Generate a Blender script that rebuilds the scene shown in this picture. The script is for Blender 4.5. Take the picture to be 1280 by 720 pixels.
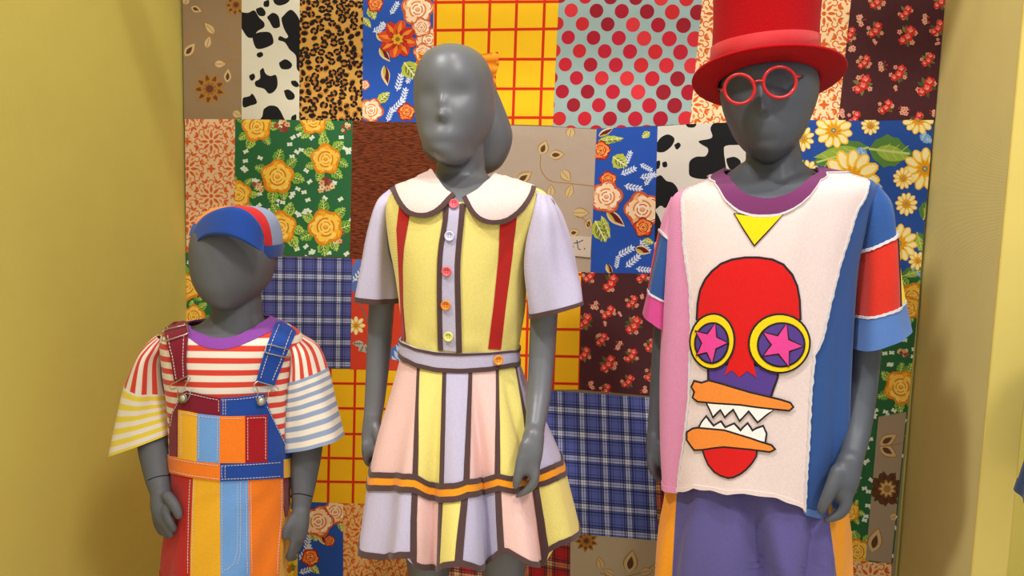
import bpy, bmesh, math, random
import numpy as np
from mathutils import Vector, Matrix, Euler
from mathutils.bvhtree import BVHTree
from mathutils import geometry as geo

for o in list(bpy.data.objects):
    bpy.data.objects.remove(o)
SC = bpy.context.scene
COL = SC.collection
R = math.radians

# ---------------------------------------------------------------- camera
F = 1000.0                                    # focal length in pixels of the 1280 x 720 frame
CAM = Vector((0.0, -2.0, 1.2))
ROT = Matrix.Rotation(R(9.6), 3, 'Z') @ Matrix.Rotation(R(83.5), 3, 'X') @ Matrix.Rotation(R(1.3), 3, 'Z')
cd = bpy.data.cameras.new('camera')
cd.sensor_fit = 'HORIZONTAL'
cd.sensor_width = 36.0
cd.lens = F / 1280 * 36
cd.clip_start = 0.02
cam = bpy.data.objects.new('camera', cd)
COL.objects.link(cam)
cam.location = CAM
cam.rotation_euler = ROT.to_euler()
SC.camera = cam

# ---------------------------------------------------------------- world, lamps, exposure
W = bpy.data.worlds.new('room_light')
SC.world = W
W.use_nodes = True
W.node_tree.nodes['Background'].inputs[0].default_value = (1.0, 0.985, 0.97, 1)
W.node_tree.nodes['Background'].inputs[1].default_value = 0.72
SC.view_settings.view_transform = 'Standard'
SC.view_settings.look = 'None'
SC.view_settings.gamma = 1
SC.view_settings.exposure = 0.0
SC.view_settings.use_curve_mapping = False


def spot(name, loc, target, power, size, angle, blend=0.6, color=(1, 0.97, 0.925)):
    l = bpy.data.lights.new(name, 'SPOT')
    l.energy = power
    l.shadow_soft_size = size
    l.spot_size = R(angle)
    l.spot_blend = blend
    l.color = color
    o = bpy.data.objects.new(name, l)
    COL.objects.link(o)
    o.location = loc
    o.rotation_euler = (Vector(target) - Vector(loc)).to_track_quat('-Z', 'Y').to_euler()
    return o


spot('gallery_spot', (-1.65, -2.6, 4.8), (0.05, -0.3, 0.6), 520, 0.18, 56)
spot('gallery_spot', (0.3, -1.75, 4.6), (0.0, -0.3, 0.6), 180, 0.09, 62)
spot('gallery_spot', (1.7, -2.9, 4.3), (-0.8, -0.5, 0.6), 320, 0.4, 54)

# ---------------------------------------------------------------- geometry helpers
def ray(px, py):
    return ROT @ Vector(((px - 640) / F, -(py - 360) / F, -1.0))


def at(px, py, Y):
    d = ray(px, py)
    return CAM + d * ((Y - CAM.y) / d.y)


def proj(p):
    q = ROT.transposed() @ (Vector(p) - CAM)
    return 640 + F * q.x / -q.z, 360 - F * q.y / -q.z


def projn(P):
    Rm = np.array(ROT)
    Q = (np.asarray(P) - np.array(CAM)) @ Rm
    return np.stack([640 + F * Q[:, 0] / -Q[:, 2], 360 - F * Q[:, 1] / -Q[:, 2]], 1)


def depth(px, py, Y):
    d = ray(px, py)
    return (Y - CAM.y) / d.y


def lin(c):
    c = np.asarray(c, float) / 255.0
    return np.where(c <= 0.04045, c / 12.92, ((c + 0.055) / 1.055) ** 2.4)


MATS = {}


def new_mat(name, rough=0.8, spec=0.3, metal=0.0):
    m = bpy.data.materials.new(name)
    m.use_nodes = True
    b = m.node_tree.nodes['Principled BSDF']
    b.inputs['Roughness'].default_value = rough
    b.inputs['Specular IOR Level'].default_value = spec
    b.inputs['Metallic'].default_value = metal
    return m, m.node_tree.nodes, m.node_tree.links, b


def weave_bump(N, L, b, scale=700.0, strength=0.25, wrinkle=0.0, wscale=9.0, diag=True):
    tc = N.new('ShaderNodeTexCoord')
    w = N.new('ShaderNodeTexWave')
    w.wave_type = 'BANDS'
    w.bands_direction = 'DIAGONAL' if diag else 'X'
    w.inputs['Scale'].default_value = scale / 6.28
    w.inputs['Distortion'].default_value = 1.5
    w.inputs['Detail'].default_value = 1
    L.new(tc.outputs['Object'], w.inputs['Vector'])
    bp = N.new('ShaderNodeBump')
    bp.inputs['Strength'].default_value = strength
    bp.inputs['Distance'].default_value = 0.0006
    L.new(w.outputs['Fac'], bp.inputs['Height'])
    last = bp
    if wrinkle:
        n = N.new('ShaderNodeTexNoise')
        n.inputs['Scale'].default_value = wscale
        n.inputs['Detail'].default_value = 2
        L.new(tc.outputs['Object'], n.inputs['Vector'])
        b2 = N.new('ShaderNodeBump')
        b2.inputs['Strength'].default_value = wrinkle
        b2.inputs['Distance'].default_value = 0.02
        L.new(n.outputs['Fac'], b2.inputs['Height'])
        L.new(b2.outputs['Normal'], bp.inputs['Normal'])
    L.new(bp.outputs['Normal'], b.inputs['Normal'])
    return tc


def cloth(name, rgb, rough=0.9, scale=900.0, bump=0.25, mottle=0.12, wrinkle=0.0, wscale=9.0, sheen=0.15, spec=0.2):
    """plain dyed cloth: weave relief and a faint unevenness of the dye"""
    if name in MATS:
        return MATS[name]
    m, N, L, b = new_mat(name, rough, spec)
    tc = weave_bump(N, L, b, scale, bump, wrinkle, wscale)
    n = N.new('ShaderNodeTexNoise')
    n.inputs['Scale'].default_value = 260
    n.inputs['Detail'].default_value = 3
    L.new(tc.outputs['Object'], n.inputs['Vector'])
    mx = N.new('ShaderNodeMix')
    mx.data_type = 'RGBA'
    c = lin(rgb)
    mx.inputs[6].default_value = (*(c * (1 - mottle)), 1)
    mx.inputs[7].default_value = (*np.minimum(c * (1 + mottle), 1), 1)
    L.new(n.outputs['Fac'], mx.inputs[0])
    L.new(mx.outputs[2], b.inputs['Base Color'])
    b.inputs['Sheen Weight'].default_value = sheen
    MATS[name] = m
    return m


def plain(name, rgb, rough=0.5, spec=0.4, metal=0.0):
    if name in MATS:
        return MATS[name]
    m, N, L, b = new_mat(name, rough, spec, metal)
    n = N.new('ShaderNodeTexNoise')
    n.inputs['Scale'].default_value = 60
    tc = N.new('ShaderNodeTexCoord')
    L.new(tc.outputs['Object'], n.inputs['Vector'])
    mx = N.new('ShaderNodeMix')
    mx.data_type = 'RGBA'
    c = lin(rgb)
    mx.inputs[6].default_value = (*(c * 0.94), 1)
    mx.inputs[7].default_value = (*np.minimum(c * 1.06, 1), 1)
    L.new(n.outputs['Fac'], mx.inputs[0])
    L.new(mx.outputs[2], b.inputs['Base Color'])
    MATS[name] = m
    return m


def printed(name, scale=900.0, wrinkle=0.15, rough=0.85):
    """printed cotton: dye colour from the print's own colour attribute"""
    if name in MATS:
        return MATS[name]
    m, N, L, b = new_mat(name, rough, 0.25)
    weave_bump(N, L, b, scale, 0.25, wrinkle, 14.0)
    a = N.new('ShaderNodeAttribute')
    a.attribute_name = 'dye'
    L.new(a.outputs['Color'], b.inputs['Base Color'])
    MATS[name] = m
    return m


def thing(name, label, cat, loc, group=None):
    o = bpy.data.objects.new(name, None)
    o.empty_display_size = 0.05
    COL.objects.link(o)
    o.location = loc
    o['label'] = label
    o['category'] = cat
    if group:
        o['group'] = group
    return o


def origin(o):
    v = Vector((0, 0, 0))
    while o is not None:
        v += o.location
        o = o.parent
    return v


def part(name, V, Fc, mat, parent=None, label=None, smooth=True, uv=None, colors=None, kind=None, mats=None, midx=None):
    me = bpy.data.meshes.new(name)
    og = np.array(origin(parent)) if parent else np.zeros(3)
    V = np.asarray([tuple(v) for v in V], float) - og
    me.from_pydata(V.tolist(), [], [tuple(int(i) for i in f) for f in Fc])
    for m in (mats or [mat]):
        me.materials.append(m)
    if midx is not None:
        me.polygons.foreach_set('material_index', list(midx))
    if uv is not None:
        l = me.uv_layers.new(name='UVMap')
        idx = np.zeros(len(me.loops), dtype=np.int32)
        me.loops.foreach_get('vertex_index', idx)
        l.data.foreach_set('uv', np.asarray(uv, float)[idx].ravel())
    if colors is not None:                   # one colour per face
        ca = me.color_attributes.new('dye', 'FLOAT_COLOR', 'CORNER')
        buf = []
        for p, c in zip(me.polygons, colors):
            buf += [*c, 1.0] * p.loop_total
        ca.data.foreach_set('color', buf)
    me.validate()
    me.update()
    if smooth:
        me.polygons.foreach_set('use_smooth', [True] * len(me.polygons))
    o = bpy.data.objects.new(name, me)
    COL.objects.link(o)
    if parent:
        o.parent = parent
    if label:
        o['label'] = label
    if kind:
        o['kind'] = kind
    return o


def box(name, lo, hi, mat, parent=None, kind=None, label=None, bevel=0.0):
    bm = bmesh.new()
    bmesh.ops.create_cube(bm, size=1)
    lo, hi = Vector(lo), Vector(hi)
    for v in bm.verts:
        v.co = Vector((lo[i] + (v.co[i] + .5) * (hi[i] - lo[i]) for i in range(3)))
    if bevel:
        bmesh.ops.bevel(bm, geom=list(bm.edges), offset=bevel, segments=2, affect='EDGES')
    V = [v.co.copy() for v in bm.verts]
    Fc = [[v.index for v in f.verts] for f in bm.faces]
    bm.verts.index_update()
    Fc = [[v.index for v in f.verts] for f in bm.faces]
    bm.free()
    return part(name, V, Fc, mat, parent, label, smooth=False, kind=kind)


def crom(P, ts):
    """Catmull-Rom through rows of P at parameters ts in [0, n-1]"""
    P = np.asarray(P, float)
    n = len(P)
    ts = np.clip(np.asarray(ts, float), 0, n - 1)
    i = np.minimum(ts.astype(int), n - 2)
    f = (ts - i)[:, None]
    p0 = np.where((i > 0)[:, None], P[np.maximum(i - 1, 0)], 2 * P[i] - P[np.minimum(i + 1, n - 1)])
    p1 = P[i]
    p2 = P[i + 1]
    p3 = np.where((i < n - 2)[:, None], P[np.minimum(i + 2, n - 1)], 2 * p2 - p1)
    return 0.5 * ((2 * p1) + (-p0 + p2) * f + (2 * p0 - 5 * p1 + 4 * p2 - p3) * f * f + (-p0 + 3 * p1 - 3 * p2 + p3) * f ** 3)


def smooth_line(P, n):
    return crom(P, np.linspace(0, len(P) - 1, n))


class Tube:
    """a body of cloth or flesh lofted through rings.
    level: (Lx, Ly, Rx, Ry, Y, bf, bb, twist): the left and right end of the ring on the plane y = Y,
    its depth in metres before and behind, and how far (m) the right end comes forward."""

    def __init__(self, levels, n=2.2, fold=None):
        rows = []
        for l in levels:
            Lx, Ly, Rx, Ry, Y, bf, bb = l[:7]
            tw = l[7] if len(l) > 7 else 0.0
            a, b = at(Lx, Ly, Y + tw), at(Rx, Ry, Y - tw)
            rows.append([*a, *b, bf, bb])
        self.rows = np.array(rows)
        self.n = n
        self.fold = fold
        self.nv = len(rows) - 1

    def t2u(self, t):
        c = 1 - 2 * np.asarray(t, float)
        c = np.clip(c, -1, 1)
        cc = np.sign(c) * np.abs(c) ** (self.n / 2)
        return np.arccos(cc) / (2 * np.pi)

    def raw(self, u, v):
        r = crom(self.rows, v)
        L, Rr = r[:, :3], r[:, 3:6]
        c = (L + Rr) / 2
        ax = (Rr - L) / 2
        a = np.linalg.norm(ax, axis=1, keepdims=True)
        hx = ax / a
        # forward is level and at right angles to the ring's long axis
        fw = np.stack([hx[:, 1], -hx[:, 0], np.zeros(len(hx))], 1)
        fw /= np.linalg.norm(fw, axis=1, keepdims=True)
        th = np.asarray(u) * 2 * np.pi
        co, si = np.cos(th), np.sin(th)
        e = 2 / self.n
        cx = np.sign(co) * np.abs(co) ** e
        sy = np.sign(si) * np.abs(si) ** e
        b = np.where(si >= 0, r[:, 6], r[:, 7])
        out = c - ax * cx[:, None] + fw * (b * sy)[:, None]
        if self.fold is not None:
            rad = -hx * co[:, None] + fw * si[:, None]
            out = out + rad * np.asarray(self.fold(u, v))[:, None]
        return out

    def S(self, u, v, off=0.0):
        u = np.asarray(u, float)
        v = np.asarray(v, float)
        p = self.raw(u, v)
        if np.any(np.asarray(off) != 0):
            e = 2e-3
            ev = 1e-2
            pu = self.raw(u + e, v) - self.raw(u - e, v)
            pv = self.raw(u, np.minimum(v + ev, self.nv)) - self.raw(u, np.maximum(v - ev, 0))
            n = np.cross(pv, pu)
            ln = np.linalg.norm(n, axis=1, keepdims=True)
            n = n / np.maximum(ln, 1e-12)
            c = crom(self.rows, v)
            c = (c[:, :3] + c[:, 3:6]) / 2
            s = np.sign(np.sum(n * (p - c), axis=1, keepdims=True))
            p = p + n * s * np.asarray(off).reshape(-1, 1) if np.ndim(off) else p + n * s * off
        return p

    def px(self, u, v):
        return projn(self.S(np.atleast_1d(u), np.atleast_1d(v)))

    def full(self, nu=72, nv=60, off=0.0, v0=0.0, v1=None, cap0=False, cap1=False):
        v1 = self.nv if v1 is None else v1
        us = np.arange(nu) / nu
        vs = np.linspace(v0, v1, nv)
        U, Vv = np.meshgrid(us, vs)
        P = self.S(U.ravel(), Vv.ravel(), off)
        Fc = []
        for j in range(nv - 1):
            for i in range(nu):
                a, b = j * nu + i, j * nu + (i + 1) % nu
                Fc.append((a, a + nu, b + nu, b))
        P = list(P)
        if cap0:
            P.append(np.mean(P[:nu], axis=0))
            k = len(P) - 1
            Fc += [(k, i, (i + 1) % nu) for i in range(nu)]
        if cap1:
            b0 = (nv - 1) * nu
            P.append(np.mean(P[b0:b0 + nu], axis=0))
            k = len(P) - 1
            Fc += [(k, b0 + (i + 1) % nu, b0 + i) for i in range(nu)]
        uv = np.stack([U.ravel(), Vv.ravel()], 1)
        uv = np.vstack([uv, np.zeros((len(P) - len(uv), 2))])
        return np.array(P), Fc, uv

    def shell(self, thick=0.0025, **k):
        """open tube with thickness, turned over at both rims"""
        P, Fc, uv = self.full(**k)
        off = k.pop('off', 0.0)
        Q, _, _ = self.full(off=off - thick, **k)
        n = len(P)
        nu = k.get('nu', 72)
        nv = k.get('nv', 60)
        F2 = [tuple(i + n for i in reversed(f)) for f in Fc]
        rim = []
        for base in (0, (nv - 1) * nu):
            for i in range(nu):
                a, b = base + i, base + (i + 1) % nu
                rim.append((a, b, b + n, a + n) if base == 0 else (b, a, a + n, b + n))
        return np.vstack([P, Q]), Fc + F2 + rim, np.vstack([uv, uv])

    def patch(self, u0, u1, v0, v1, nu=10, nv=30, off=0.001, thick=0.0015):
        """a piece of cloth lying on the tube: u0, u1 numbers or functions of v"""
        vs = np.linspace(v0, v1, nv)
        A = np.array([u0(v) if callable(u0) else u0 for v in vs])
        B = np.array([u1(v) if callable(u1) else u1 for v in vs])
        s = np.linspace(0, 1, nu)
        U = A[:, None] * (1 - s) + B[:, None] * s
        Vv = np.repeat(vs[:, None], nu, 1)
        return self._sheet(U, Vv, off, thick)

    def band(self, u0, u1, v0, v1, nu=40, nv=4, off=0.001, thick=0.0015):
        """a piece whose upper and lower edge are numbers or functions of u"""
        us = np.linspace(u0, u1, nu)
        A = np.array([v0(u) if callable(v0) else v0 for u in us])
        B = np.array([v1(u) if callable(v1) else v1 for u in us])
        s = np.linspace(0, 1, nv)
        Vv = (A[None, :] * (1 - s[:, None]) + B[None, :] * s[:, None])
        U = np.repeat(us[None, :], nv, 0)
        return self._sheet(U, Vv, off, thick)

    def _sheet(self, U, Vv, off, thick):
        nv, nu = U.shape
        P = self.S(U.ravel(), Vv.ravel(), off)
        Q = self.S(U.ravel(), Vv.ravel(), off - thick)
        n = nu * nv
        Fc = []
        for j in range(nv - 1):
            for i in range(nu - 1):
                a = j * nu + i
                Fc.append((a, a + nu, a + nu + 1, a + 1))
        rim = list(range(nu)) + [j * nu + nu - 1 for j in range(1, nv)] + [(nv - 1) * nu + i for i in range(nu - 2, -1, -1)] + [j * nu for j in range(nv - 2, 0, -1)]
        for a, b in zip(rim, rim[1:] + rim[:1]):
            Fc.append((a + n, b + n, b + 2 * n, a + 2 * n))
        uv = np.stack([U.ravel(), Vv.ravel()], 1)
        return np.vstack([P, P, Q]), Fc, np.vstack([uv, uv, uv])


def bvh_of(*objs):
    V, Fc = [], []
    for o in objs:
        og = np.array(origin(o))
        k = len(V)
        V += [tuple(np.array(v.co) + og) for v in o.data.vertices]
        Fc += [tuple(i + k for i in p.vertices) for p in o.data.polygons]
    return BVHTree.FromPolygons(V, Fc)


def hit(bvh, x, y, c=None):
    """where the cloth seen at photo point (x, y) lies: point and outward normal"""
    p = (x, y)
    for k in range(30):
        d = ray(*p).normalized()
        loc, nrm, i, dist = bvh.ray_cast(CAM, d)
        if loc is not None:
            if nrm.dot(d) > 0:
                nrm = -nrm
            return loc, nrm
        if c is None:
            return None, None
        p = (p[0] + (c[0] - p[0]) * 0.06, p[1] + (c[1] - p[1]) * 0.06)
    return None, None


def dens(poly, step, closed=True):
    out = []
    n = len(poly)
    for i in range(n if closed else n - 1):
        a, b = poly[i], poly[(i + 1) % n]
        k = max(1, int(math.hypot(b[0] - a[0], b[1] - a[1]) / step))
        for j in range(k):
            out.append((a[0] + (b[0] - a[0]) * j / k, a[1] + (b[1] - a[1]) * j / k))
    if not closed:
        out.append(tuple(poly[-1]))
    return out


def sheet_on(bvh, poly, off=0.001, thick=0.0012, step=7.0, soft=None):
    """thickened cloth piece whose outline was measured in the photo, laid on the garment under it"""
    ol = dens(poly, step)
    n0 = len(ol)
    xs = [p[0] for p in ol]
    ys = [p[1] for p in ol]
    pts = [Vector(p) for p in ol]
    gx = np.arange(min(xs) + step / 2, max(xs), step)
    gy = np.arange(min(ys) + step / 2, max(ys), step)
    O = np.array(ol)
    for X in gx:
        for Yy in gy:
            if np.min((O[:, 0] - X) ** 2 + (O[:, 1] - Yy) ** 2) > (step * .55) ** 2:
                pts.append(Vector((X, Yy)))
    ed = [(i, (i + 1) % n0) for i in range(n0)]
    vv, ee, ff, *_ = geo.delaunay_2d_cdt(pts, ed, [list(range(n0))], 1, 1e-4)
    c = (sum(xs) / n0, sum(ys) / n0)
    top, bot = [], []
    last = None
    for p in vv:
        loc, nr = hit(bvh, p[0], p[1], c)
        if loc is None:
            loc, nr = last
        last = (loc, nr)
        top.append(loc + nr * off)
        bot.append(loc + nr * (off - thick))
    n = len(vv)
    cnt = {}
    for f in ff:
        for a, b in zip(f, list(f[1:]) + [f[0]]):
            cnt[(a, b)] = 1
    Fc = [tuple(reversed(f)) for f in ff]
    for (a, b) in cnt:
        if (b, a) not in cnt:
            Fc.append((a + n, b + n, b + 2 * n, a + 2 * n))
    return top + top + bot, Fc


def widen(line, w):
    """outline of a strip of width w along a line (px)"""
    L = np.asarray(line, float)
    t = np.gradient(L, axis=0)
    t /= np.maximum(np.linalg.norm(t, axis=1, keepdims=True), 1e-9)
    nrm = np.stack([-t[:, 1], t[:, 0]], 1)
    w = np.broadcast_to(np.asarray(w, float).reshape(-1, 1), (len(L), 1)) if np.ndim(w) else w
    A, B = L + nrm * w / 2, L - nrm * w / 2
    return [tuple(p) for p in A] + [tuple(p) for p in B[::-1]]


def merge(items):
    V, Fc = [], []
    for v, f in items:
        k = len(V)
        V += [tuple(p) for p in v]
        Fc += [tuple(i + k for i in q) for q in f]
    return V, Fc


def dashes_on(bvh, line, dash=2.6, gap=1.2, w=1.1, off=0.0025):
    L = dens(line, 0.8, False)
    L = np.array(L)
    d = np.r_[0, np.cumsum(np.linalg.norm(np.diff(L, axis=0), axis=1))]
    items = []
    s = 0.0
    while s + dash < d[-1]:
        q = [(np.interp(x, d, L[:, 0]), np.interp(x, d, L[:, 1])) for x in (s, s + dash / 2, s + dash)]
        ol = widen(q, w)
        P = []
        ok = True
        for (x, y) in ol:
            loc, nr = hit(bvh, x, y)
            if loc is None:
                ok = False
                break
            P.append((loc + nr * off, loc + nr * (off - .0012)))
        if ok:
            n = len(P)
            V = [p[0] for p in P] + [p[1] for p in P]
            Fc = [tuple(range(n))] + [(i, (i + 1) % n, (i + 1) % n + n, i + n) for i in range(n)]
            items.append((V, Fc))
        s += dash + gap
    return merge(items)


def tube_path(P, rad, n=8, closed=False, caps=True):
    """round bar along 3-D points; rad a number or one per point"""
    P = np.asarray([tuple(p) for p in P], float)
    m = len(P)
    rad = np.broadcast_to(np.asarray(rad, float), (m,))
    if closed:
        T = np.roll(P, -1, 0) - np.roll(P, 1, 0)
    else:
        T = np.gradient(P, axis=0)
    T /= np.maximum(np.linalg.norm(T, axis=1, keepdims=True), 1e-12)
    up = np.array([0.13, -1, 0.21])
    if abs(np.dot(T[0], up / np.linalg.norm(up))) > .9:
        up = np.array([1., 0, 0.1])
    A = up - T[0] * np.dot(T[0], up)
    A /= np.linalg.norm(A)
    V = []
    for i in range(m):
        A = A - T[i] * np.dot(T[i], A)
        A /= max(np.linalg.norm(A), 1e-12)
        B = np.cross(T[i], A)
        for k in range(n):
            th = 2 * np.pi * k / n
            V.append(P[i] + rad[i] * (A * np.cos(th) + B * np.sin(th)))
    Fc = []
    for i in range(m if closed else m - 1):
        for k in range(n):
            a, b = i * n + k, i * n + (k + 1) % n
            c, d = ((i + 1) % m) * n + (k + 1) % n, ((i + 1) % m) * n + k
            Fc.append((a, b, c, d))
    if not closed and caps:
        Fc.append(tuple(range(n - 1, -1, -1)))
        Fc.append(tuple((m - 1) * n + k for k in range(n)))
    return V, Fc


def lathe(prof, c, axis, n=24, xdir=None):
    """turned solid: prof = (radius, height along axis)"""
    axis = Vector(axis).normalized()
    x = axis.orthogonal().normalized() if xdir is None else Vector(xdir).normalized()
    y = axis.cross(x)
    V, Fc = [], []
    for r, h in prof:
        for k in range(n):
            th = 2 * math.pi * k / n
            V.append(Vector(c) + axis * h + (x * math.cos(th) + y * math.sin(th)) * r)
    for i in range(len(prof) - 1):
        for k in range(n):
            a, b = i * n + k, i * n + (k + 1) % n
            Fc.append((a, b, b + n, a + n))
    Fc.append(tuple(range(n - 1, -1, -1)))
    Fc.append(tuple((len(prof) - 1) * n + k for k in range(n)))
    return V, Fc

# ---------------------------------------------------------------- the display niche
XL, XR = at(230, 160, 0).x - 0.004, at(1150, 360, 0).x + 0.004
YF = -0.41                                   # front edge of the right-hand divider


def wall_cloth(name, rgb, scale, bump=.5):
    m, N, L, b = new_mat(name, 0.92, 0.15)
    tc = N.new('ShaderNodeTexCoord')
    vals = []
    for d, s in (('X', scale), ('Y', scale), ('Z', scale)):
        w = N.new('ShaderNodeTexWave')
        w.bands_direction = d
        w.inputs['Scale'].default_value = s / 6.28
        w.inputs['Distortion'].default_value = 0
        L.new(tc.outputs['Object'], w.inputs['Vector'])
        vals.append(w)
    mu = N.new('ShaderNodeMath')
    mu.operation = 'ADD'
    L.new(vals[0].outputs['Fac'], mu.inputs[0])
    L.new(vals[2].outputs['Fac'], mu.inputs[1])
    m2 = N.new('ShaderNodeMath')
    m2.operation = 'ADD'
    L.new(mu.outputs[0], m2.inputs[0])
    L.new(vals[1].outputs['Fac'], m2.inputs[1])
    bp = N.new('ShaderNodeBump')
    bp.inputs['Strength'].default_value = bump
    bp.inputs['Distance'].default_value = 0.0008
    L.new(m2.outputs[0], bp.inputs['Height'])
    L.new(bp.outputs['Normal'], b.inputs['Normal'])
    n = N.new('ShaderNodeTexNoise')
    n.inputs['Scale'].default_value = 3.5
    n.inputs['Detail'].default_value = 6
    n.inputs['Roughness'].default_value = .7
    L.new(tc.outputs['Object'], n.inputs['Vector'])
    mx = N.new('ShaderNodeMix')
    mx.data_type = 'RGBA'
    c = lin(rgb)
    mx.inputs[6].default_value = (*(c * .9), 1)
    mx.inputs[7].default_value = (*(c * 1.1), 1)
    L.new(n.outputs['Fac'], mx.inputs[0])
    L.new(mx.outputs[2], b.inputs['Base Color'])
    return m


M_wall = wall_cloth('mustard_wall_cloth', (212, 194, 98), 1300)
M_side = wall_cloth('khaki_wall_cloth', (214, 200, 132), 1000, .25)
M_end = wall_cloth('yellow_painted_board', (216, 194, 106), 1800, .15)
M_floor = plain('pale_plinth_paint', (206, 196, 170), .6)
M_dark = plain('dark_beam_paint', (40, 40, 42), .5)

box('wall_back', (XL, 0.012, 0), (XR, 0.10, 2.9), M_wall, kind='structure')
box('wall_left', (XL - .10, -2.2, 0), (XL, 0.10, 2.9), M_wall, kind='structure')
tR = at(1271, 590, YF).x - XR               # thickness of the divider
dv = box('wall_right', (XR, YF + .003, 0), (XR + tR, 0.10, 2.9), M_side, kind='structure')
box('trim_1', (XR - .0015, YF - .003, 0), (XR + tR, YF + .003, 2.9), M_end, kind='structure', bevel=.0012)
box('wall_beyond', (XR + tR + .004, -0.05, 0), (XR + 1.6, 0.10, 2.9), M_wall, kind='structure')
box('shadow_beam', (XL, -.515, 2.15), (XR, -.485, 2.265), M_dark, kind='structure')  # unseen bar above the view, added to cast a shadow band on the top patches
box('floor', (XL - .10, -4.2, -0.08), (XR + 1.6, 0.10, 0.0), M_floor, kind='structure')

# ---------------------------------------------------------------- patchwork hanging
rnd = random.Random(7)


def clip_poly(sub, clip):
    """Sutherland-Hodgman, clip convex and clockwise on the page"""
    out = list(sub)
    for i in range(len(clip)):
        a, b = clip[i], clip[(i + 1) % len(clip)]
        inp, out = out, []
        if not inp:
            return []

        def side(p):
            return (b[0] - a[0]) * (p[1] - a[1]) - (b[1] - a[1]) * (p[0] - a[0])
        s = inp[-1]
        for p in inp:
            sp, ss = side(p), side(s)
            if (sp >= 0) != (ss >= 0):
                t = ss / (ss - sp)
                out.append((s[0] + (p[0] - s[0]) * t, s[1] + (p[1] - s[1]) * t))
            if sp >= 0:
                out.append(p)
            s = p
    cl = []
    for p in out:
        if not cl or abs(p[0] - cl[-1][0]) + abs(p[1] - cl[-1][1]) > 0.02:
            cl.append(p)
    if len(cl) > 2 and abs(cl[0][0] - cl[-1][0]) + abs(cl[0][1] - cl[-1][1]) <= 0.02:
        cl.pop()
    return cl if len(cl) > 2 else []


class Print:
    """flat print of one cloth: coloured shapes inside the outline of the patch"""

    def __init__(self, outline):
        self.out = outline
        self.shapes = []
        self.boxes = []

    def add(self, pts, col):
        p = clip_poly(pts, self.out)
        if not p:
            return
        xs = [q[0] for q in p]
        ys = [q[1] for q in p]
        bb = (min(xs), min(ys), max(xs), max(ys))
        lay = 1
        for b, l in self.boxes:
            if l >= lay and bb[0] < b[2] and bb[2] > b[0] and bb[1] < b[3] and bb[3] > b[1]:
                lay = l + 1
        self.boxes.append((bb, lay))
        self.shapes.append((p, col, lay))

    def build(self, name, base, parent, lift=0.0, label=None, thick=0.002, mat=None):
        V, Fc, C = [], [], []
        n = len(self.out)
        for y in (-lift - thick, -lift):
            V += [at(px, py, y) for px, py in self.out]
        Fc.append(tuple(range(n)))
        C.append(lin(base))
        for i in range(n):
            j = (i + 1) % n
            Fc.append((i, i + n, j + n, j))
            C.append(lin(base))
        for p, col, lay in self.shapes:
            k = len(V)
            y = -lift - thick - 0.00004 * lay
            V += [at(a, b, y) for a, b in p]
            Fc.append(tuple(range(k, k + len(p))))
            C.append(lin(col))
        return part(name, V, Fc, mat or printed('printed_cotton'), parent, label, smooth=False, colors=C)


def ell(cx, cy, rx, ry=None, ang=0.0, n=14, jit=0.0):
    ry = rx if ry is None else ry
    c, s = math.cos(ang), math.sin(ang)
    o = []
    for i in range(n):
        th = 2 * math.pi * i / n
        k = 1 + jit * rnd.uniform(-1, 1)
        x, y = rx * k * math.cos(th), ry * k * math.sin(th)
        o.append((cx + x * c - y * s, cy + x * s + y * c))
    return o


def lobes(cx, cy, r, k, depth_=.18, ang=0.0, sq=1.0, n=6):
    o = []
    for i in range(k * n):
        th = 2 * math.pi * i / (k * n)
        rr = r * (1 - depth_ + depth_ * abs(math.sin(k * th / 2 + .001)) * 1.6)
        o.append((cx + rr * math.cos(th + ang), cy + rr * sq * math.sin(th + ang)))
    return o


def leaf_shape(x, y, l, w, ang, ser=0.0):
    c, s = math.cos(ang), math.sin(ang)
    o = []
    n = 9
    for sg in (1, -1):
        rg = range(n) if sg == 1 else range(n - 1, -1, -1)
        for i in rg:
            t = i / (n - 1)
            ww = sg * w * .5 * math.sin(math.pi * t ** .8) * (1 + (ser if i % 2 else -ser))
            if sg == -1 and i in (0, n - 1):
                continue
            o.append((x + l * t * c - ww * s, y + l * t * s + ww * c))
    return o


def line(pts, w):
    return widen(pts, w)


def leaf(P, x, y, l, w, ang, col, vein, dark=None):
    P.add(leaf_shape(x, y, l, w, ang, .08), col)
    if dark:
        P.add(leaf_shape(x + .15 * l * math.cos(ang), y + .15 * l * math.sin(ang), l * .8, w * .5, ang + .12), dark)
    c, s = math.cos(ang), math.sin(ang)
    P.add(line([(x, y), (x + l * .5 * c, y + l * .5 * s), (x + l * .92 * c, y + l * .92 * s)], max(.8, w * .07)), vein)
    for t in (.3, .5, .7):
        for sg in (1, -1):
            a = ang + sg * .8
            P.add(line([(x + l * t * c, y + l * t * s), (x + l * t * c + w * .34 * math.cos(a), y + l * t * s + w * .34 * math.sin(a))], .7), vein)


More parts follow.
